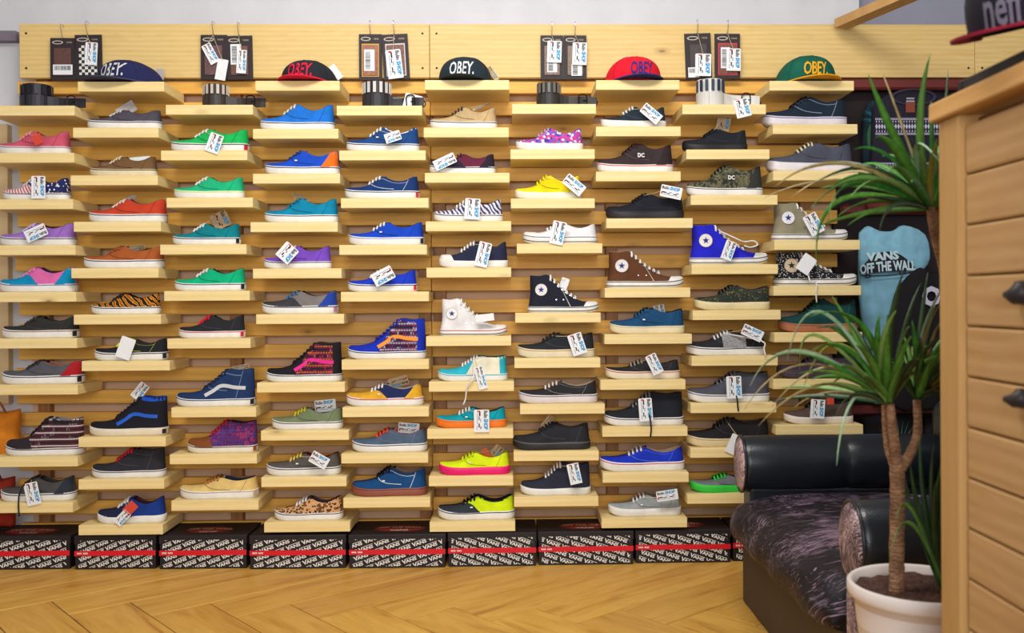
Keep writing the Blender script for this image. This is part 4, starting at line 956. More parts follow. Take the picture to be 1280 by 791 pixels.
# ------------------------------------------------------------------ packets hanging from hooks on the top board
def make_packet(x0, y0, x1, y1, inner, label, tags=(), tilt=0.0, frame=None, bar=None, chk=False):
    Y = 3.524; a = unY(x0, y1, Y); b = unY(x1, y0, Y); cx = (a[0]+b[0])/2; wd = b[0]-a[0]; hg = b[2]-a[2]
    root = empty('wallet_packet', (cx, Y, a[2]), 0, label, 'packet', 'wallet packets hanging from the top board'); root.rotation_euler = (0, radians(-tilt), 0)
    T_ = .010
    V = []; n = 15
    tops = [(-wd/2 + wd*k/(2*n), hg - (.0035 if k % 2 else 0)) for k in range(2*n+1)]
    prof = [(-wd/2, 0), (-wd/2, hg*.86)] + tops + [(wd/2, hg*.86), (wd/2, 0)]
    m = len(prof); V = [(x, y, z) for y in (0, T_) for (x, z) in prof]
    F = [tuple(range(m))[::-1], tuple(range(m, 2*m))] + [(i, (i+1) % m, m+(i+1) % m, m+i) for i in range(m)]
    build('card', V, F, plain((44, 34, 38), .6, name='dark_card'), root)
    if frame: block('frame_print', (-wd*.38, -.0012, hg*.07), (wd*.38, -.0002, hg*.78), plain(frame, .6, name='frame_print'), root, 0)
    q = NT('wallet_' + str(len(bpy.data.materials)))
    if chk:
        ck = q.n('ShaderNodeTexChecker'); ck.inputs['Scale'].default_value = 90; ck.inputs[1].default_value = rgb((225, 222, 215)); ck.inputs[2].default_value = rgb((30, 28, 30)); q.l(q.coord(), ck.inputs['Vector']); q.col(ck.outputs[0])
    else: q.col(q.ramp(q.noise(q.coord((1, 1, 1.6)), 120.0, 3, .6), [(.3, tuple(int(v*.65) for v in inner)), (.7, inner)]))
    block('wallet', (-wd*.34, -.004, hg*.09), (wd*.34, -.0003, hg*.75), q.done(.5), root, .001)
    v, f = disc_poly(1.0, 18); build('logo_print', [(p[0]*wd*.22 - wd*.2, -.0008, p[1]*hg*.045 + hg*.885) for p in v], f, plain((196, 186, 170), .6, name='logo_print'), root, False, False)
    v, f = disc_poly(1.0, 18); build('logo_centre', [(p[0]*wd*.17 - wd*.2, -.0012, p[1]*hg*.026 + hg*.885) for p in v], f, plain((44, 34, 38), .6, name='dark_card'), root, False, False)
    v, f = text_geo('VANS', .03); build('logo_letters', [(p[0]*wd*.09 + wd*.26, -.0008, (p[1]-.35)*hg*.05 + hg*.885) for p in v], f, plain((170, 150, 120), .6, name='gold_print'), root, False, False)
    if bar:
        (bx, by, bw, bh) = bar; g = Geo()
        block('barcode_label', (bx*wd-bw*wd/2, -.0052, by*hg-bh*hg/2), (bx*wd+bw*wd/2, -.0044, by*hg+bh*hg/2), PAPER, root, 0)
        r_ = random.Random(int(x0)); z = by*hg - bh*hg*.40; vert = bh > bw*wd/hg
        k = 0
        while k < 22:
            t = -0.42 + .84*k/22; w_ = .010 + r_.random()*.018
            if vert: A = (bx*wd-bw*wd*.38, by*hg+t*bh*hg); B = (bx*wd+bw*wd*.10, by*hg+(t+w_)*bh*hg)
            else: A = (bx*wd+t*bw*wd, by*hg-bh*hg*.05); B = (bx*wd+(t+w_)*bw*wd, by*hg+bh*hg*.38)
            g.add([(A[0],-.0056,A[1]),(B[0],-.0056,A[1]),(B[0],-.0056,B[1]),(A[0],-.0056,B[1])], [(0,1,2,3)]); k += 1
        g.build('barcode_print', BLACKINK, root)
    g = Geo(); g.tube(smooth_path([(0, .012, hg + .045), (0, -.012, hg + .045), (0, -.016, hg + .03), (0, .002, hg - .006), (0, .016, hg + .004)], 5), .0013, 6)
    g.build('hanger_hook', METAL, root)
    for tg in tags:
        th = radians(tilt)
        def pw(q):
            d = np.array(q) - np.array(root.location); return 0, (d[0]*cos(th) + d[2]*sin(th), d[1], d[2]*cos(th) - d[0]*sin(th))
        make_tag(root, pw, Y - .012, *tg[:5], kind=tg[5] if len(tg) > 5 else 'p', anchor=(0, -.004, hg - .004))
BRN = (132, 84, 66)
make_packet(63, 47, 94, 99.5, (110, 70, 62), 'brown wallet packet with a barcode strip at the far left', bar=(.02, .23, .78, .24))
make_packet(94.5, 43, 127, 99, (60, 50, 60), 'checkered wallet packet with an upright tag at the far left', chk=True, tags=[(114,67,-4,15,28)], tilt=1)
make_packet(251, 43, 283, 99, (124, 84, 86), 'brown wallet packet with a crooked barcode tag and blank tag', tags=[(263,67,28,12,26), (277,87,-10,13,26,'b')])
make_packet(284, 44, 315.5, 99, BRN, 'brown wallet packet with barcode and upright tag beside a blank-tagged one', bar=(-.12, .56, .42, .46), tags=[(302,77,-4,12,29)], tilt=1)
make_packet(449, 42, 477, 100, (176, 110, 76), 'tan wallet packet with an orange frame and barcode label', frame=(210, 160, 70), bar=(-.04, .42, .46, .46))
make_packet(480, 42, 512, 99, BRN, 'brown wallet packet with a white frame and tilted tag', frame=(214, 204, 200), tags=[(493,80,4,19,36)], tilt=3)
make_packet(676, 43.5, 704, 99, (150, 120, 104), 'pale brown wallet packet with one long tag over a label', bar=(0, .30, .44, .30), tags=[(693,64.5,-2,18,27)])
make_packet(705, 43.5, 733, 99, (150, 124, 104), 'pale brown wallet packet with its tag at the right edge', bar=(.06, .20, .46, .26), tags=[(724.5,67,-2,18,28)])
make_packet(858, 41, 890, 98, (70, 56, 56), 'dark brown wallet packet with a low hanging tag', bar=(-.22, .13, .42, .22), tags=[(879,81,-3,20,28)], tilt=2)
make_packet(894, 41.5, 925, 98, (140, 80, 66), 'dark wallet packet with a red frame and tag', frame=(206, 60, 70), bar=(-.1, .45, .36, .46), tags=[(917,74.5,-1,18,28)])

# ------------------------------------------------------------------ shoe boxes on the floor
BOXMAT = plain((28, 22, 26), .55, name='black_cardboard')
def words_mesh(w, h, rise):
    """the repeated word print on a box front of w by h, cut at the edge"""
    ang = radians(19) * rise; bm = bmesh.new()
    g = Geo()
    v1, f1 = text_geo('V', .035, 0, 'LEFT'); v2, f2 = text_geo('ANS', .035, 0, 'LEFT')
    vw = max(p[0] for p in v1); aw = max(p[0] for p in v2); s = .0205; pitch = .0590; rowp = .0235
    ca, sa = cos(ang), sin(ang)
    for r in range(-14, 15):
        for k in range(-9, 10):
            ox = k*pitch + (.5*pitch if r % 2 else 0) - .3*r*0.01; oy = r*rowp*.96
            if abs(ox*ca - oy*sa) > w*.8 or abs(ox*sa + oy*ca) > h*1.2: continue
            def put(v, f, dx, sx, sy):
                g.add([((ox+dx+p[0]*sx)*ca - (oy+p[1]*sy)*sa, 0, (ox+dx+p[0]*sx)*sa + (oy+p[1]*sy)*ca) for p in v], f)
            put(v1, f1, 0, s*1.1, s*.98); put(v2, f2, vw*s*.92, s, s*.74)
            put([(vw*.75, .80), (vw+aw, .80), (vw+aw, .90), (vw*.75, .90)], [(0,1,2,3)], 0, s, s*.78)
    me = g.mesh('word_print', WHITEINK)
    bm.from_mesh(me)
    for co, no in (((-w/2,0,0),(-1,0,0)), ((w/2,0,0),(1,0,0)), ((0,0,-h/2),(0,0,-1)), ((0,0,h/2),(0,0,1))):
        bmesh.ops.bisect_plane(bm, geom=bm.verts[:]+bm.edges[:]+bm.faces[:], plane_co=co, plane_no=no, clear_outer=True)
    bm.to_mesh(me); bm.free(); return me
BX = [(-34, 88, 712), (92.5, 195.5, 711.5), (198.5, 309, 711), (311.5, 433, 711), (435.5, 557.5, 710), (559.5, 671, 708), (672.5, 792.5, 706), (794, 914, 703.5), (915.5, 1030, 701)]
NTH = ['first', 'second', 'third', 'fourth', 'fifth', 'sixth', 'seventh', 'eighth', 'ninth']
BH = .1175
_wm = {1: words_mesh(.315, .094, 1), -1: words_mesh(.315, .094, -1)}
for i, (x0, x1, yb) in enumerate(BX):
    Y = max(3.325, unZ((x0+x1)/2, yb, 0)[1]); a = unY(x0, 700, Y)[0]; b = unY(x1, 700, Y)[0]; wd = b - a; D = SLAT_Y - .004 - Y
    root = empty('shoe_box', ((a+b)/2, Y, 0), 0, '%s black shoe box from the left, printed %s' % (NTH[i], 'with words rising to the right' if i < 5 else 'with words falling to the right'), 'shoe box', 'shoe boxes under the wall')
    block('box_body', (-wd/2+.003, .0025, .0005), (wd/2-.003, D, BH-.030), BOXMAT, root, .001)
    block('box_lid', (-wd/2, 0, BH-.031), (wd/2, D, BH), BOXMAT, root, .0018)
    o = link('word_print', _wm[1 if i < 5 else -1], root, (0, -.0012, .0545)); o.scale = ((wd-.028)/.315, 1, 1.0)
    block('red_band', (-wd/2+.002, -.0024, .048), (wd/2-.002, -.0016, .066), plain((214, 18, 34), .5, name='red_print'), root, 0)
    g = Geo()
    for k in range(9):
        if k == 4: continue
        xx = -wd/2 + .012 + k*.0042; g.add([(xx,-.003,.0545),(xx+.003,-.003,.0545),(xx+.003,-.003,.0600),(xx,-.003,.0600)], [(0,1,2,3)])
    g.build('band_print', WHITEINK, root)
    v, f = disc_poly(1, 24); build('lid_logo', [(p[0]*wd*.27, D*.42+p[1]*.045, BH+.0006) for p in v], f, plain((150, 40, 36), .6, name='lid_logo'), root, False, False)
    v, f = text_geo('OFF THE WALL', .03); g = Geo(); g.add([(p[0]*.0225, D*.42+(p[1]-.25)*.036+.008, BH+.0010) for p in v], f)
    v, f = text_geo('VANS', .04); g.add([(p[0]*.026, D*.42+(p[1]-.35)*.03-.026, BH+.0010) for p in v], f)
    g.build('lid_letters', plain((190, 176, 160), .6, name='lid_ink'), root)

# ------------------------------------------------------------------ left edge: orange and red bags hanging at the end of the slats
def soft_bag(name, px0, px1, py0, py1, Y, th, color, label):
    a = unY(px0, py1, Y); b = unY(px1, py0, Y); cx, cz = (a[0]+b[0])/2, (a[2]+b[2])/2; w, h = b[0]-a[0], b[2]-a[2]
    root = empty(name, (cx, Y, a[2]), 0, label, 'bag'); V = []; n = 12
    for s in (-1, 1):
        for i in range(n+1):
            for j in range(n+1):
                u, v = i/n, j/n; bul = (sin(pi*u)*sin(pi*v)) ** .5
                V.append(((u-.5)*w*(1+.02*sin(9*v)), s*th*bul, v*h + .006*sin(7*u)*(v)))
    F = grid_faces(n+1, n+1) + [q[::-1] for q in grid_faces(n+1, n+1, base=(n+1)**2)]
    build('bag_body', V, F, fabric(color), root, True)
    g = Geo(); g.tube(bez((-w*.25, -th*.3, h*.95), (0, -th*.4, h+.10), (w*.25, -th*.3, h*.95), 9), .004, 6); g.build('bag_handle', fabric(tuple(int(c*.7) for c in color)), root)
soft_bag('cloth_bag', -40, 26, 512, 578, 3.50, .04, (216, 128, 30), 'orange cloth bag at the far left edge behind the shoes')
soft_bag('cloth_bag', -40, 19, 596, 660, 3.50, .04, (150, 44, 24), 'red cloth bag at the far left edge near the bottom')
# ------------------------------------------------------------------ clothes rack to the right of the slats
DARKWOOD = wood('dark_mahogany', (72, 34, 32), (62, 28, 28), (38, 18, 20), knots=False)
REDBAR = plain((112, 44, 40), .45, name='red_brown_lacquer')
rx0 = XR - .015; rx1 = rx0 + .90
rack = empty('clothes_rack', ((rx0+rx1)/2, 3.60, 0), 0, 'dark mahogany clothes rack with red-brown rails right of the shoe wall', 'clothes rack')
def rpart(name, a, b, mat, bevel=.003):
    o = block(name, a, b, mat, rack, bevel); o.location.x -= rack.location.x; o.location.y -= 3.60; return o
rpart('back_panel', (rx0, 3.60, 0.0), (rx1, 3.625, 1.742), plain((36, 22, 26), .7, name='dark_panel'))
for (py, hh) in ((106, .020), (262, .018), (512, .018)):
    zz = unY(1130, py, 3.55)[2]
    rpart('rail', (rx0 + .01, 3.535, zz - hh), (rx1, 3.565, zz + hh), REDBAR, .008)
    rpart('rail_bracket', (rx0 + .05, 3.565, zz - .008), (rx0 + .07, 3.60, zz + .008), DARKMETAL)
    rpart('rail_bracket', (rx1 - .12, 3.565, zz - .008), (rx1 - .10, 3.60, zz + .008), DARKMETAL)

def garment(name, label, pts, Y, th, mat, cat='shirt', nsub=3):
    """cloth of some thickness with a soft outline; pts in picture order give its real outline at depth Y"""
    P = [unY(px, py, Y) for (px, py) in pts]; c = sum(P) / len(P)
    root = empty(name, (c[0], Y, c[2]), 0, label, cat)
    path = smooth_path([(p[0]-c[0], 0, p[2]-c[2]) for p in P + [P[0]]], nsub)[:-1]; n = len(path)
    V = []; F = []; rings = [(.955, 0.0), (.985, th*.15), (1.0, th*.5), (.985, th*.85), (.955, th)]
    # inner rings make the front sag and fold softly
    fr = [(.30, -.008), (.65, -.006)]
    for (s, y) in fr + [(r[0], r[1]) for r in rings]:
        for p in path: V.append((p[0]*s, y + .003*sin(p[0]*42 + p[2]*9)*s, p[2]*s))
    m = len(fr) + len(rings)
    V.append((0, -.008, 0)); V.append((0, th, 0)); ci, cb = len(V)-2, len(V)-1
    for i in range(n): F.append((ci, (i+1) % n, i)); F.append((cb, (m-1)*n+i, (m-1)*n+(i+1) % n))
    for r in range(m-1):
        for i in range(n): F.append((r*n+i, r*n+(i+1) % n, (r+1)*n+(i+1) % n, (r+1)*n+i))
    build('cloth', V, F, mat, root, True)
    return root, c
def flat_print(root, c, name, poly, px, py, Y, sx, sz, mat, rot=0.0, arc=0.0):
    q = unY(px, py, Y); v, f = poly; cr, sr = cos(rot), sin(rot); P = []
    for p in v:
        x, z = p[0]*sx, p[1]*sz + arc*(p[0]*sx)**2
        P.append((q[0]-c[0] + x*cr - z*sr, q[1]-root.location.y, q[2]-c[2] + x*sr + z*cr))
    return build(name, P, f, mat, root, False, False)
def unit_rect(): return [(-1,-1),(1,-1),(1,1),(-1,1)], [(0,1,2,3)]
# patterned knit sweater
sw, c = garment('patterned_sweater', 'dark knit sweater with white zigzag bands behind the tall leaves', [(1092,134),(1108,119),(1130,113),(1152,113),(1182,120),(1200,136),(1203,190),(1198,236),(1140,240),(1090,236),(1090,190)], 3.50, .028, fabric((34, 30, 44)), 'sweater')
q = NT('zigzag_knit'); cc = q.n('ShaderNodeTexChecker'); cc.inputs['Scale'].default_value = 150; cc.inputs[1].default_value = rgb((196, 196, 214)); cc.inputs[2].default_value = rgb((44, 40, 60)); q.l(q.coord(rot=(0, .785, 0)), cc.inputs['Vector']); q.col(cc.outputs[0]); KNITP = q.done(.9)
def zig(root, c, px0, px1, py0, py1, Y):
    a = unY(px0, py1, Y); b = unY(px1, py0, Y); w, h = (b[0]-a[0])/2, (b[2]-a[2])/2
    o = flat_print(root, c, 'knit_band', unit_rect(), (px0+px1)/2, (py0+py1)/2, Y, w, h, plain((44, 40, 62), .9, name='band_ground'))
    g = Geo(); n = int(2*w/.010)
    for k in range(n):
        x = -w + (k+.5)*2*w/n; d = .0042
        for (zc, sc) in ((0, 1.0), (h*.55, .45), (-h*.55, .45)):
            g.add([(x-d*sc*1.1, -.001, zc), (x, -.001, zc-h*.32*sc), (x+d*sc*1.1, -.001, zc), (x, -.001, zc+h*.32*sc)], [(0,1,2,3)])
    for zc in (-h*.92, -h*.78, h*.78, h*.92):
        for k in range(n*2):
            x = -w + (k+.5)*w/n; g.add([(x-.0017, -.001, zc-.0015), (x+.0017, -.001, zc-.0015), (x+.0017, -.001, zc+.0015), (x-.0017, -.001, zc+.0015)], [(0,1,2,3)])
    q_ = unY((px0+px1)/2, (py0+py1)/2, Y)
    g.build('knit_motif', plain((190, 190, 206), .9, name='pale_knit'), root, loc=(q_[0]-c[0], q_[1]-root.location.y, q_[2]-c[2]))
zig(sw, c, 1094, 1200, 147, 169, 3.488); zig(sw, c, 1094, 1200, 203, 216, 3.488)
flat_print(sw, c, 'neck_band', ring_poly(.85, 1.0, 30), 1142, 121, 3.488, .085, .030, fabric((52, 50, 70)))
flat_print(sw, c, 'woven_label', unit_rect(), 1138, 133, 3.487, .017, .022, plain((128, 62, 44), .8, name='rust_label'))
for k in range(2): flat_print(sw, c, 'label_line', unit_rect(), 1138, 123+k*3.4, 3.4865, .015, .003, plain((150, 150, 160), .8, name='grey_label'))
# printed sleeve with teal streaks
sl, c = garment('printed_shirt', 'dark shirt edge with teal feather streaks beside the top shelves', [(1079,150),(1086,128),(1099,126),(1103,150),(1096,185),(1090,212),(1079,206)], 3.545, .02, fabric((24, 40, 48)))
def streaks(root, c, px, py, Y, n, rmin, rmax, a0, a1, cols, seed):
    r_ = random.Random(seed); per = {}
    q_ = unY(px, py, Y)
    for k in range(n):
        an = a0 + (a1-a0)*k/(n-1) + r_.uniform(-.06, .06); L1 = r_.uniform(rmin, rmax); L0 = rmin*.35; w_ = .0016
        per.setdefault(r_.randrange(len(cols)), []).append([(L0*cos(an)-w_*sin(an), 0, L0*sin(an)+w_*cos(an)), (L0*cos(an)+w_*sin(an), 0, L0*sin(an)-w_*cos(an)), (L1*cos(an), -.001, L1*sin(an))])
    for ci_, tri in per.items():
        g = Geo()
        for t in tri: g.add(t, [(0,1,2)])
        g.build('streak_print', plain(cols[ci_], .7, name='streak_ink'), root, loc=(q_[0]-c[0], q_[1]-root.location.y, q_[2]-c[2]))
streaks(sl, c, 1100, 148, 3.53, 18, .03, .075, pi*.62, pi*1.15, [(30, 120, 160), (50, 150, 170), (24, 90, 110)], 2)
flat_print(sl, c, 'leaf_print', disc_poly(1, 16), 1089, 172, 3.529, .016, .05, plain((44, 96, 62), .8, name='green_print'))
# maroon folded garment on the middle rail
mr, c = garment('folded_shirt', 'maroon shirt folded over the middle rail of the rack', [(1085,246),(1120,243),(1160,245),(1196,247),(1198,262),(1160,264),(1120,264),(1086,262)], 3.496, .03, fabric((104, 44, 42)))
# blue T-shirt
bt, c = garment('blue_shirt', 'light blue T-shirt with a black skateboard logo hanging on the rack', [(1076,290),(1086,282),(1101,288),(1118,288),(1131,281),(1158,292),(1164,322),(1152,338),(1143,330),(1143,420),(1140,488),(1112,502),(1090,500),(1082,430),(1075,360)], 3.495, .03, fabric((126, 178, 200)))
g = Geo(); tp = []
for k in range(25):
    t = -1 + 2*k/24; tp.append((t, (1-abs(t)**2.2)))
lo = [(t, -.12) for t, _ in tp]
n_ = len(tp); bp = ([(a, b) for a, b in tp] + lo, [(k, n_+k, n_+k+1, k+1) for k in range(n_-1)])
YP = 3.474
flat_print(bt, c, 'logo_board', bp, 1109, 337, YP, .103, .066, plain((26, 24, 34), .8, name='board_ink'), .06)
flat_print(bt, c, 'logo_deck_line', ([(k/12, -.06*(1-abs(k/12)**2)) for k in range(-12, 13)] + [(k/12, -.06*(1-abs(k/12)**2)-.03) for k in range(-12, 13)], [(k, 25+k, 26+k, k+1) for k in range(24)]), 1109, 341, YP, .10, .13, plain((26, 24, 34), .8, name='board_ink'), .06)
for px in (1085, 1128): flat_print(bt, c, 'logo_wheel', ring_poly(.55, 1, 18), px, 345 - (px-1085)*.12, YP-.0005, .012, .008, plain((26, 24, 34), .8, name='board_ink'), .06)
flat_print(bt, c, 'logo_word', text_geo('VANS', .05), 1104, 324.5, YP-.001, .046, .040, plain((190, 216, 226), .8, name='pale_ink'), .06)
flat_print(bt, c, 'logo_slogan', text_geo('OFF THE WALL', .04), 1110, 338, YP-.001, .030, .048, plain((190, 216, 226), .8, name='pale_ink'), .07, -.6)
# black T-shirt
kt, c = garment('black_shirt', 'black T-shirt with white letters half hidden behind the tall plant', [(1111,410),(1120,368),(1136,345),(1152,334),(1166,342),(1188,340),(1204,333),(1232,352),(1236,400),(1232,505),(1180,512),(1113,506)], 3.442, .025, fabric((24, 21, 26)))
flat_print(kt, c, 'shirt_letters', text_geo('OBEY', .05), 1188, 381, 3.423, .082, .092, plain((196, 194, 214), .8, name='lilac_ink'))
# printed shirts under the lower rail
ps, c = garment('printed_shirt', 'black folded shirt with many-coloured streaks above the sofa roll', [(1080,522),(1110,518),(1150,520),(1154,545),(1150,600),(1110,604),(1080,600)], 3.50, .03, fabric((20, 18, 24)))
streaks(ps, c, 1125, 560, 3.482, 30, .04, .115, pi*.15, pi*.9, [(60, 160, 170), (210, 200, 190), (190, 130, 60), (80, 90, 200), (40, 150, 130)], 4)
ps, c = garment('printed_shirt', 'black folded shirt with a fiery red print above the sofa roll', [(1156,522),(1180,519),(1205,522),(1206,560),(1205,600),(1180,604),(1157,600)], 3.50, .03, fabric((22, 18, 22)))
streaks(ps, c, 1178, 572, 3.482, 46, .05, .11, pi*.12, pi*.88, [(200, 30, 44), (170, 24, 36), (220, 60, 60)], 6)

# ------------------------------------------------------------------ sofa
q = NT('black_leather'); v = q.coord(); q.col(q.mix(.4, rgb((22, 28, 34)), q.ramp(q.noise(v, 6, 3), [(.3, (16, 20, 26)), (.7, (32, 40, 48))])))
q.bump(q.math('ADD', q.math('MULTIPLY', q.vor(v, 260.0), .5), q.noise(v, 8.0, 2)), .10, .006); LEATHER = q.done(.30, 0, .5)
def strand(name, base, hair, cut, sc=1.0):
    q = NT(name); v = q.coord()
    n1 = q.n('ShaderNodeTexNoise'); n1.inputs['Scale'].default_value = 3.6*sc; n1.inputs['Detail'].default_value = 1.5; q.l(v, n1.inputs['Vector'])
    vm = q.n('ShaderNodeVectorMath', operation='MULTIPLY_ADD'); q.l(n1.outputs['Color'], vm.inputs[0]); vm.inputs[1].default_value = (.34, .34, .34); q.l(v, vm.inputs[2])
    def lines(sx, sy, rz):
        mp = q.n('ShaderNodeMapping'); mp.inputs['Scale'].default_value = (sx, sy, sy*.3); mp.inputs['Rotation'].default_value = (.2, .2, rz); q.l(vm.outputs[0], mp.inputs['Vector'])
        return q.noise(mp.outputs[0], 1.0, 2, .5)
    a = q.math('MAXIMUM', lines(6, 380*sc, .7), lines(5, 270*sc, 1.1)); b = q.noise(v, 6.5*sc, 2, .5, .8)
    m = q.math('ADD', a, q.math('MULTIPLY', q.math('SUBTRACT', b, .5), .5))
    q.col(q.ramp(m, [(cut-.03, base), (cut+.03, tuple((x+y)//2 for x, y in zip(base, hair))), (cut+.09, hair)]))
    q.bump(a, .15, .002); return q.done(.55, 0, .3)
STRAND = strand('strand_print_fabric', (24, 21, 27), (160, 132, 152), .60)
STRAND_P = strand('pale_strand_fabric', (50, 36, 46), (206, 178, 180), .50, 1.3)
SX, SY0, SY1 = .70, 1.90, 2.99
sofa = empty('sofa', (1.1, (SY0+SY1)/2, 0), 0, 'black leather sofa with rolled arms and strand-print seat fabric', 'sofa')
OX, OY = 1.1, (SY0+SY1)/2
def spart(name, a, b, mat, bevel=.01, seg=2):
    o = block(name, a, b, mat, sofa, bevel, seg); o.location.x -= OX; o.location.y -= OY; return o
spart('base', (.712, SY0+.03, 0.0), (1.46, SY1-.05, .215), plain((66, 54, 48), .6, name='brown_leatherette'), .006)
spart('backrest', (1.30, SY0+.02, .216), (1.50, SY1-.02, .62), LEATHER, .05, 3)
for (ya, yb) in ((SY0, SY0+.135), (SY1-.135, SY1)):
    yc = (ya+yb)/2; near = ya == SY0
    spart('arm_body', (.722, ya+.022, .0 if near else .216), (1.29, yb-.022, .36), LEATHER, .01)
    # roll, with pinched seams
    ring = []; xs = [.70, .705, .72, .80, .95, .997, 1.010, 1.023, 1.07, 1.2, 1.297, 1.305]
    sc = [.86, .95, 1.0, 1.02, 1.02, 1.0, .90, 1.0, 1.02, 1.02, .99, .9]
    ry, rz_, zc = .073, .086, .425; n = 28; V = []
    for x, s_ in zip(xs, sc):
        for k in range(n): V.append((x-OX, yc-OY + ry*s_*cos(2*pi*k/n), zc + rz_*s_*sin(2*pi*k/n)))
    F = [(i*n+k, i*n+(k+1) % n, (i+1)*n+(k+1) % n, (i+1)*n+k) for i in range(len(xs)-1) for k in range(n)] + [tuple(range(n))[::-1], tuple((len(xs)-1)*n+k for k in range(n))]
    rl = build('arm_roll', V, F, LEATHER, sofa, True)
    V = [(.694-OX, yc-OY, zc)]
    for (s_, dx) in ((.55, .0), (.9, .003), (.99, .008), (1.0, .016)):
        for k in range(n): V.append((.694+dx-OX, yc-OY + ry*.93*s_*cos(2*pi*k/n), zc + rz_*.95*s_*sin(2*pi*k/n)))
    F = [(0, 1+(k+1) % n, 1+k) for k in range(n)] + [(1+i*n+k, 1+i*n+(k+1) % n, 1+(i+1)*n+(k+1) % n, 1+(i+1)*n+k) for i in range(3) for k in range(n)]
    ep = build('arm_end_panel', V, F, STRAND_P, sofa, True)
    ep['label'] = 'pale strand-print fabric end of the rolled arm'
    g = Geo(); g.tube([(.704-OX, yc-OY + ry*.97*cos(t), zc + rz_*.99*sin(t)) for t in np.linspace(0, 2*pi, 33)], .0042, 6); g.build('piping', LEATHER, sofa, True)
    if near:
        spart('arm_front_strip', (.700, yc-.028, .02), (.721, yc+.028, .345), STRAND_P, .006)
# seat cushion, soft with folds
nu, nv = 46, 30; V = []
ya, yb = SY0+.137, SY1-.055
prof = [(1.30, .335), (1.15, .345), (1.0, .348), (.88, .348), (.80, .346), (.74, .340), (.70, .328), (.673, .310), (.658, .286), (.653, .262), (.655, .238), (.665, .218), (.69, .2165)]
pth = smooth_path([(x, 0, z) for x, z in prof], 3); nv = len(pth)
for i in range(nu + 1):
    t = i/nu; y = ya + (yb-ya)*t; e = (1 - (2*t-1)**10)
    for j, p in enumerate(pth):
        s_ = j/nv; fold = .010*sin(9*t + 3.2*sin(5*s_ + 1) + 8*s_)*sin(pi*min(1, s_*1.3)) + .005*sin(23*t - 12*s_)
        x = p[0] + (1-e)*.03*(1 if p[0] < .8 else 0) + fold*(.8 if s_ > .5 else 0); z = p[2] - (1-e)*.03*(1 if s_ < .7 else 0) + fold*(.6 if s_ < .6 else .1)
        V.append((x-OX, y-OY, max(z, .2165)))
F = grid_faces(nu+1, nv)
n0 = len(V)
for i in range(nu + 1):
    for j in (0, nv-1): p = V[i*nv+j]; V.append((p[0], p[1], .2162))
F += [(i*nv, n0+i*2, n0+i*2+2, (i+1)*nv) for i in range(nu)] + [tuple(range(nv)) + (n0+1, n0), tuple(nu*nv + j for j in range(nv))[::-1] + (n0+nu*2, n0+nu*2+1)]
sc_ = build('seat_cushion', V, F, STRAND, sofa, True); sc_['label'] = 'seat in black fabric printed with mauve strands'

# ------------------------------------------------------------------ potted palm
PC = unY(1150, 727, 1.70); PZ = PC[2]; PX, PY = PC[0], 1.70; PR = .125
st = empty('plant_stand', (PX, PY, 0), 0, 'low dark stool under the white flower pot', 'stool')
v, f = tube([(0,0,.118), (0,0,.122), (0,0,.140), (0,0,.144)], [.095, .10, .10, .095], 24); build('stool_top', v, f, DARKWOOD, st)
for k in range(3):
    an = 2*pi*k/3 + .4; g = Geo(); g.tube([(.085*cos(an), .085*sin(an), 0), (.07*cos(an), .07*sin(an), .119)], .011, 8); g.build('leg', DARKWOOD, st)
pot = empty('potted_dracaena', (PX, PY, .1445), 0, 'tall dracaena with long arching leaves in a white plastic pot', 'potted plant')
OP = np.array([PX, PY, .1445]); PH = PZ - .1445
pr = [(.080, 0), (.086, .004), (.103, PH*.62), (.1045, PH*.64), (.106, PH*.655), (.113, PH*.90), (.122, PH*.905), (PR, PH*.93), (PR, PH*.985), (PR-.004, PH), (PR-.010, PH*.99), (.1135, PH*.92), (.108, PH*.72)]
n = 48; V = [(r*cos(2*pi*k/n), r*sin(2*pi*k/n), z) for (r, z) in pr for k in range(n)]
F = [(i*n+k, i*n+(k+1) % n, (i+1)*n+(k+1) % n, (i+1)*n+k) for i in range(len(pr)-1) for k in range(n)] + [tuple(range(n))[::-1]]
build('pot', V, F, plain((226, 214, 206), .45, name='white_plastic'), pot, True)
r_ = random.Random(2); V = [(0, 0, PH*.955)]; n = 40
for i in range(1, 9):
    for k in range(n): V.append((.1125*i/8*cos(2*pi*k/n), .1125*i/8*sin(2*pi*k/n), PH*.935 + r_.uniform(-.004, .006) + .006*(1-i/8)))
F = [(0, 1+k, 1+(k+1) % n) for k in range(n)] + [(1+i*n+k, 1+(i+1)*n+k, 1+(i+1)*n+(k+1) % n, 1+i*n+(k+1) % n) for i in range(7) for k in range(n)]
q = NT('potting_soil'); q.col(q.ramp(q.noise(q.coord(), 90.0, 5, .7), [(.3, (44, 26, 20)), (.55, (92, 58, 44)), (.75, (136, 92, 70))])); q.bump(q.noise(q.coord(), 140.0, 4, .7), 1.0, .01)
build('soil', V, F, q.done(.95), pot, True)
q = NT('cane_bark'); vv = q.coord(); rr = q.wave(q.coord(), 34.0, 9.0, 2.5, 'BANDS', 'Z', 3)
q.col(q.mix(q.math('MULTIPLY', rr, .38), q.ramp(q.noise(vv, 40.0, 4), [(.3, (120, 84, 56)), (.7, (176, 132, 96))]), rgb((84, 56, 38)))); q.bump(rr, .5, .006); BARK = q.done(.85)
def up(px, py, Y): return unY(px, py, Y) - OP
def cane(pts, r, name='trunk'):
    path = smooth_path(pts, 6); nn = len(path)
    R = [ (r[0] + (r[1]-r[0])*i/(nn-1)) * (1 + .05*sin(i*2.1)) for i in range(nn)]
    v, f = tube(path, R, 12); return build(name, v, f, BARK, pot, True)
YA, YB = 1.70, 1.70
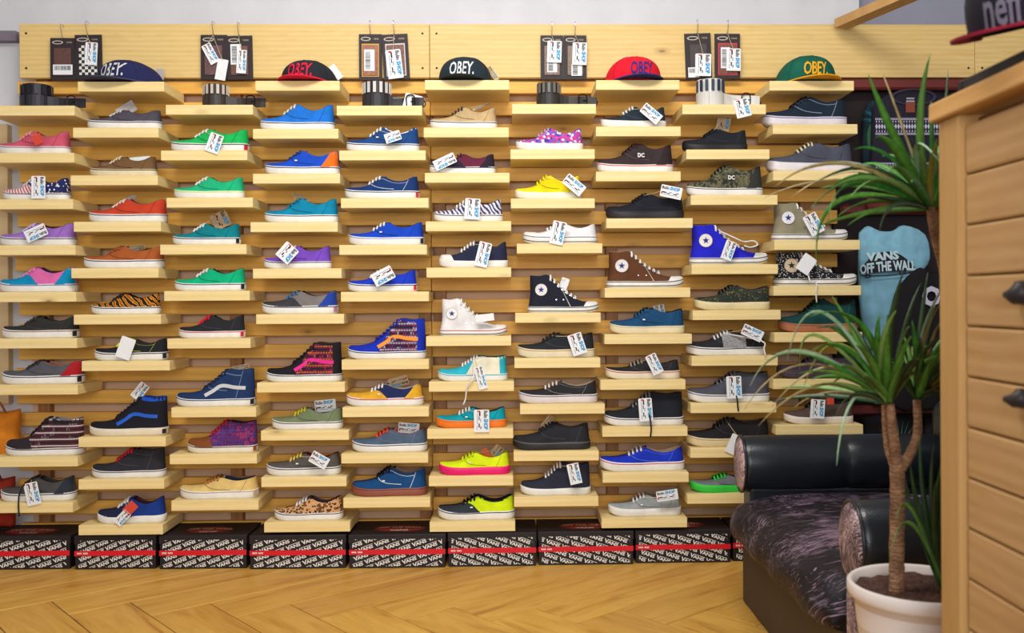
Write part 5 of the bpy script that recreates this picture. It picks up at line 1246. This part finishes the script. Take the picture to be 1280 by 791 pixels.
cane([np.array(up(1121, 738, 1.69)) - np.array([0, 0, .012]), up(1121, 690, 1.69), up(1122, 620, 1.69), up(1121, 580, 1.69)], (.0132, .0128))
cane([up(1121, 586, 1.69), up(1119, 560, 1.685), up(1115, 530, 1.68), up(1113, 505, 1.68)], (.0105, .007), 'branch')
cane([up(1117, 582, 1.70), up(1110, 560, 1.705), up(1107, 530, 1.71), up(1106, 500, 1.71)], (.0072, .0058), 'branch')
cane([up(1124, 588, 1.69), up(1138, 566, 1.70), up(1147, 540, 1.71), up(1146, 500, 1.72)], (.0098, .007), 'branch')
b0 = np.array((.072, .02, PH*.935))
cane([b0, np.array(up(1196, 600, 1.74)), up(1196, 480, 1.74), up(1188, 380, 1.73), up(1180, 338, 1.72)], (.0105, .0092))
cane([up(1182, 346, 1.72), up(1176, 322, 1.715), up(1168, 292, 1.71), up(1163, 258, 1.71)], (.0088, .0078), 'branch')
cane([up(1183, 342, 1.72), up(1177, 310, 1.72), up(1175, 285, 1.72), up(1174, 258, 1.72)], (.0088, .007), 'branch')
def leafmat(a, b, tip):
    key = ('leaf', a, b)
    if key in _mats: return _mats[key]
    q = NT('leaf'); v = q.coord((40, 40, 6)); c_ = q.ramp(q.noise(v, 3.0, 3), [(.3, a), (.7, b)])
    oi = q.n('ShaderNodeObjectInfo'); c_ = q.mix(q.math('MULTIPLY', oi.outputs['Random'], .35), c_, rgb(tip)); q.col(c_)
    q.b.inputs['Transmission Weight'].default_value = 0.0
    _mats[key] = q.done(.42, 0, .5); return _mats[key]
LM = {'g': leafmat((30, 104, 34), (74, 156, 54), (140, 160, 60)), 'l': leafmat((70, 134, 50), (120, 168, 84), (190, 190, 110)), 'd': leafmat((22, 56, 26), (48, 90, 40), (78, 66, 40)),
      'b': leafmat((128, 108, 62), (168, 148, 92), (190, 160, 100)), 'p': leafmat((120, 164, 130), (168, 196, 160), (200, 204, 150)), 'y': leafmat((120, 140, 40), (176, 180, 70), (206, 190, 100))}
def leaf(base, mid, tip, w, m, parent=None):
    mid = 2*np.array(mid) - (np.array(base) + np.array(tip))/2; path = bez(base, mid, tip, 15); V = []; nn = len(path)
    for i, p in enumerate(path):
        t = i/(nn-1); d = path[min(i+1, nn-1)] - path[max(i-1, 0)]; d = d/(np.linalg.norm(d)+1e-9)
        view = np.array(p) + OP - CAM; view = np.array([0.15, 1.0, 0.1])
        if i == 0: s_ = np.cross(d, view)
        s_ = s_ - d*np.dot(s_, d); s_ = s_/(np.linalg.norm(s_)+1e-9); nrm = np.cross(s_, d)
        ww = w*(.55 + .45*min(1, t*4))*(1 - t**2.4)**.8 + .0003
        if t > .25: ww *= 1.0
        tw = .5*sin(2.2*t + w*900)
        s2 = s_*cos(tw) + nrm*sin(tw); n2 = nrm*cos(tw) - s_*sin(tw)
        V += [p - s2*ww, p + n2*ww*.35, p + s2*ww, p + n2*(ww*.35 + .0007)]
    F = []
    for i in range(nn-1):
        a = i*4; b = a+4
        F += [(a, a+1, b+1, b), (a+1, a+2, b+2, b+1), (a+2, a+3, b+3, b+2), (a+3, a, b, b+3)]
    F += [(0, 3, 2, 1), ((nn-1)*4, (nn-1)*4+1, (nn-1)*4+2, (nn-1)*4+3)]
    return build('leaf', V, F, LM[m], pot, True)
def head(bx, by, Y, rows):
    for (tx, ty, mx, my, wpx, dy, m) in rows:
        base = np.array(up(bx, by, Y)); mid = np.array(up(mx, my, Y + dy*.45)); tip = np.array(up(tx, ty, Y + dy))
        leaf(base, mid, tip, wpx/2*Y/FPX, m)
head(1165, 262, 1.71, [
 (1163,66,1150,165,11,-.05,'g'), (1185,86,1178,180,8,.05,'d'), (1085,92,1120,175,12,-.10,'g'), (1104,94,1118,130,3,.08,'b'),
 (1095,172,1122,190,12,-.12,'g'), (968,234,1060,205,5,-.10,'b'), (985,250,1075,214,5,.10,'b'), (1012,262,1085,222,7,-.18,'l'),
 (1035,278,1072,228,8,-.12,'g'), (1022,338,1050,250,7,-.06,'g'), (1042,232,1095,222,10,.02,'g'), (1000,214,1080,208,8,.14,'d'),
 (1178,206,1146,184,9,-.16,'p'), (1196,190,1172,190,10,.04,'g'), (1206,215,1186,205,11,-.08,'g'), (1064,246,1108,226,9,-.2,'l'),
 (1214,240,1194,215,12,-.1,'g'), (1110,215,1130,215,10,-.2,'l'), (1140,228,1146,232,12,-.22,'g'), (1060,215,1108,208,7,.16,'g'),
 (1135,180,1148,210,9,.1,'g'), (1172,180,1163,215,9,-.18,'y'), (1048,270,1100,250,9,-.12,'g'), (1150,190,1156,225,13,-.1,'g'),
 (955,247,1060,225,3,.05,'b'), (1100,290,1120,255,6,-.2,'d'), (1200,262,1190,235,10,.08,'d'), (1020,228,1095,212,6,-.06,'d'),
])
head(1112, 506, 1.68, [
 (1012,396,1078,408,10,-.10,'g'), (938,482,1005,440,7,-.14,'p'), (984,450,1032,392,5,-.10,'p'), (1040,370,1075,430,7,-.02,'g'),
 (1130,335,1110,430,13,-.06,'d'), (1152,352,1128,420,7,.06,'d'), (1046,582,1068,498,11,-.12,'p'), (948,532,1030,480,4,-.08,'b'),
 (965,508,1040,458,4,.05,'b'), (1000,466,1060,470,6,-.16,'g'), (1004,486,1050,430,4,-.06,'y'), (1000,462,1025,420,5,-.05,'l'),
 (1120,388,1102,440,9,-.14,'l'), (1100,392,1098,440,10,-.10,'g'), (1068,432,1088,450,10,-.18,'g'), (1040,480,1072,470,9,.02,'g'),
 (1020,410,1070,425,8,.06,'d'), (1140,420,1124,450,9,-.12,'g'), (1045,520,1072,492,7,-.18,'d'), (990,512,1040,490,3,.1,'b'),
 (1080,470,1096,480,12,-.15,'g'), (1016,438,1064,440,7,-.2,'g'), (1150,470,1130,470,8,-.05,'d'), (1060,400,1086,440,8,.1,'d'),
 (1110,410,1108,460,12,-.16,'g'), (930,512,1010,455,3,.02,'b'), (1130,450,1118,475,9,-.16,'g'), (1052,455,1082,470,8,-.2,'l'),
])
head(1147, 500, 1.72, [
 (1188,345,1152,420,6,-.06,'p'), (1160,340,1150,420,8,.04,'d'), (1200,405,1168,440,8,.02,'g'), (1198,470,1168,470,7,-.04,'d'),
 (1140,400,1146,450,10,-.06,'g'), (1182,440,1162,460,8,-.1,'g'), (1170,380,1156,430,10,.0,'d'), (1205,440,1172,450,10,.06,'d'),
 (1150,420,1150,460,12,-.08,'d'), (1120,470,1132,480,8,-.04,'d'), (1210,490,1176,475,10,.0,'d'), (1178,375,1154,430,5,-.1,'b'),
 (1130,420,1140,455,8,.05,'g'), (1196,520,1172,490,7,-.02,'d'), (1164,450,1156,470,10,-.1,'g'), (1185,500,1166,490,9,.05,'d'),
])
rl_ = random.Random(11)
def extra(bx, by, Y, n, a0, a1, r0, r1, kinds):
    rows = []
    for k in range(n):
        an = a0 + (a1 - a0)*(k + rl_.random())/n; r = rl_.uniform(r0, r1); dr = r*rl_.uniform(.05, .30)
        tx, ty = bx + r*cos(an), by - r*sin(an) + dr
        rows.append((tx, ty, bx + r*.52*cos(an), by - r*.58*sin(an), rl_.uniform(5, 9), rl_.uniform(-.16, .16), rl_.choice(kinds)))
    head(bx, by, Y, rows)
extra(1112, 506, 1.69, 16, pi*.25, pi*1.0, 80, 150, 'ggddl')
extra(1147, 500, 1.73, 14, pi*.12, pi*.75, 70, 150, 'ddgdb')
extra(1166, 262, 1.72, 14, pi*.35, pi*1.05, 80, 165, 'ggdgl')
# small companion plant in the same pot
sp = np.array((.035, -.03, PH*.935))
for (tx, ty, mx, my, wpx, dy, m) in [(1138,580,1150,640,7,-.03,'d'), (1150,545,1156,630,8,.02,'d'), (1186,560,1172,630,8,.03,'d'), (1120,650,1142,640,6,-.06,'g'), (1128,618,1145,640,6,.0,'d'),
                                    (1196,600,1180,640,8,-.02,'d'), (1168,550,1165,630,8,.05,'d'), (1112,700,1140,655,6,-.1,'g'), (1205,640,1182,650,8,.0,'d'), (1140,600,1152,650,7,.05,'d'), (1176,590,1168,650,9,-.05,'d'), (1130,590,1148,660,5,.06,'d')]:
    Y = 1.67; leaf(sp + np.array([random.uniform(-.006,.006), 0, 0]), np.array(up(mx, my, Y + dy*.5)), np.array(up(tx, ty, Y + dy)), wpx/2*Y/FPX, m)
v, f = tube([sp + np.array([0, 0, -.012]), sp + np.array([0, 0, .02]), sp + np.array([0, 0, .05])], [.012, .011, .009], 8); build('stem', v, f, BARK, pot, True)

# ------------------------------------------------------------------ counter of pine boards at the right
CXP = .665
ct = empty('pine_counter', (CXP, 1.2, 0), 0, 'tall pine board counter with a slab top at the right edge', 'counter')
def cpart(name, a, b, mat, bevel=.002, seg=1):
    o = block(name, a, b, mat, ct, bevel, seg); o.location.x -= CXP; o.location.y -= 1.2; return o
cpart('corner_post', (.655, 1.386, 0), (.72, 1.45, 1.196), PINE_POST, .003)
cpart('corner_post', (.655, .62, 0), (.72, .685, 1.196), PINE_POST, .003)
z = 1.107 + .0735; k = 0
while z > 0.02:
    za = max(z - .0735, 0.0)
    cpart('plank', (CXP, .686, za + .0012), (CXP + .018, 1.385, min(z - .0012, 1.195)), PINE_CAB, .0035, 2)
    z -= .0735
cpart('inner_panel', (CXP + .0185, .69, 0), (CXP + .022, 1.38, 1.19), plain((120, 82, 48), .7, name='inner_panel'), 0)
cpart('plank', (CXP + .06, 1.43, 0), (1.25, 1.448, 1.195), PINE_CAB, .003)
cpart('counter_top', (.645, .60, 1.196), (1.27, 1.462, 1.2245), wood('counter_slab', (224, 176, 108), (212, 160, 90), (180, 122, 60), axis='Y', knots=False), .003, 2)
for (px, py, s_) in ((1279, 366, 1.0), (1279, 498, .8)):
    y = CXP*FPX/(px-637+27) if False else CXP/((px - CX)/FPX*RIGHT[0] + FWD[0]) * 1.0
    dd = FWD + RIGHT*((px-CX)/FPX) - UP*((py-CY)/FPX); P_ = CAM + dd*(CXP/dd[0])
    g = Geo(); b_ = P_ - np.array([CXP, 1.2, 0])
    g.tube([b_ + np.array([.001, 0, 0]), b_ + np.array([-.006, 0, 0]), b_ + np.array([-.012, .004, -.004*s_]), b_ + np.array([-.016, .016, -.002])], [.017*s_, .016*s_, .011*s_, .004], 10)
    g.build('peg_hook', plain((40, 34, 34), .5, name='black_plastic'), ct, True)
tr = empty('display_tray', (.98, 1.08, 1.2247), 0, 'black display tray lying on the counter top', 'tray')
block('tray_base', (-.30, -.36, 0), (.26, .36, .012), BLACK, tr, .002)
block('tray_rim', (-.30, .345, .0122), (.26, .36, .030), BLACK, tr, .002); block('tray_rim', (-.30, -.36, .0122), (-.285, .344, .030), BLACK, tr, .002)
hs_ = empty('hat_stand', (.80, 1.30, 1.2370), 0, 'short black hat stand on the counter tray', 'stand')
v, f = tube([(0,0,0), (0,0,.006), (0,0,.008), (0,0,.068), (0,0,.080)], [.05, .05, .012, .012, .03], 16); build('stand_post', v, f, BLACK, hs_)
nc = make_cap((.752, 1.325, 1.308), radians(-58), .092, .10, .115, (34, 33, 44), (142, 26, 52), (118, 116, 130), 'neff', 'black cap with red brim and grey letters on the counter', textsize=.056, tx=-.002, tilt=15, tz=.08)
nc['group'] = 'caps on display'
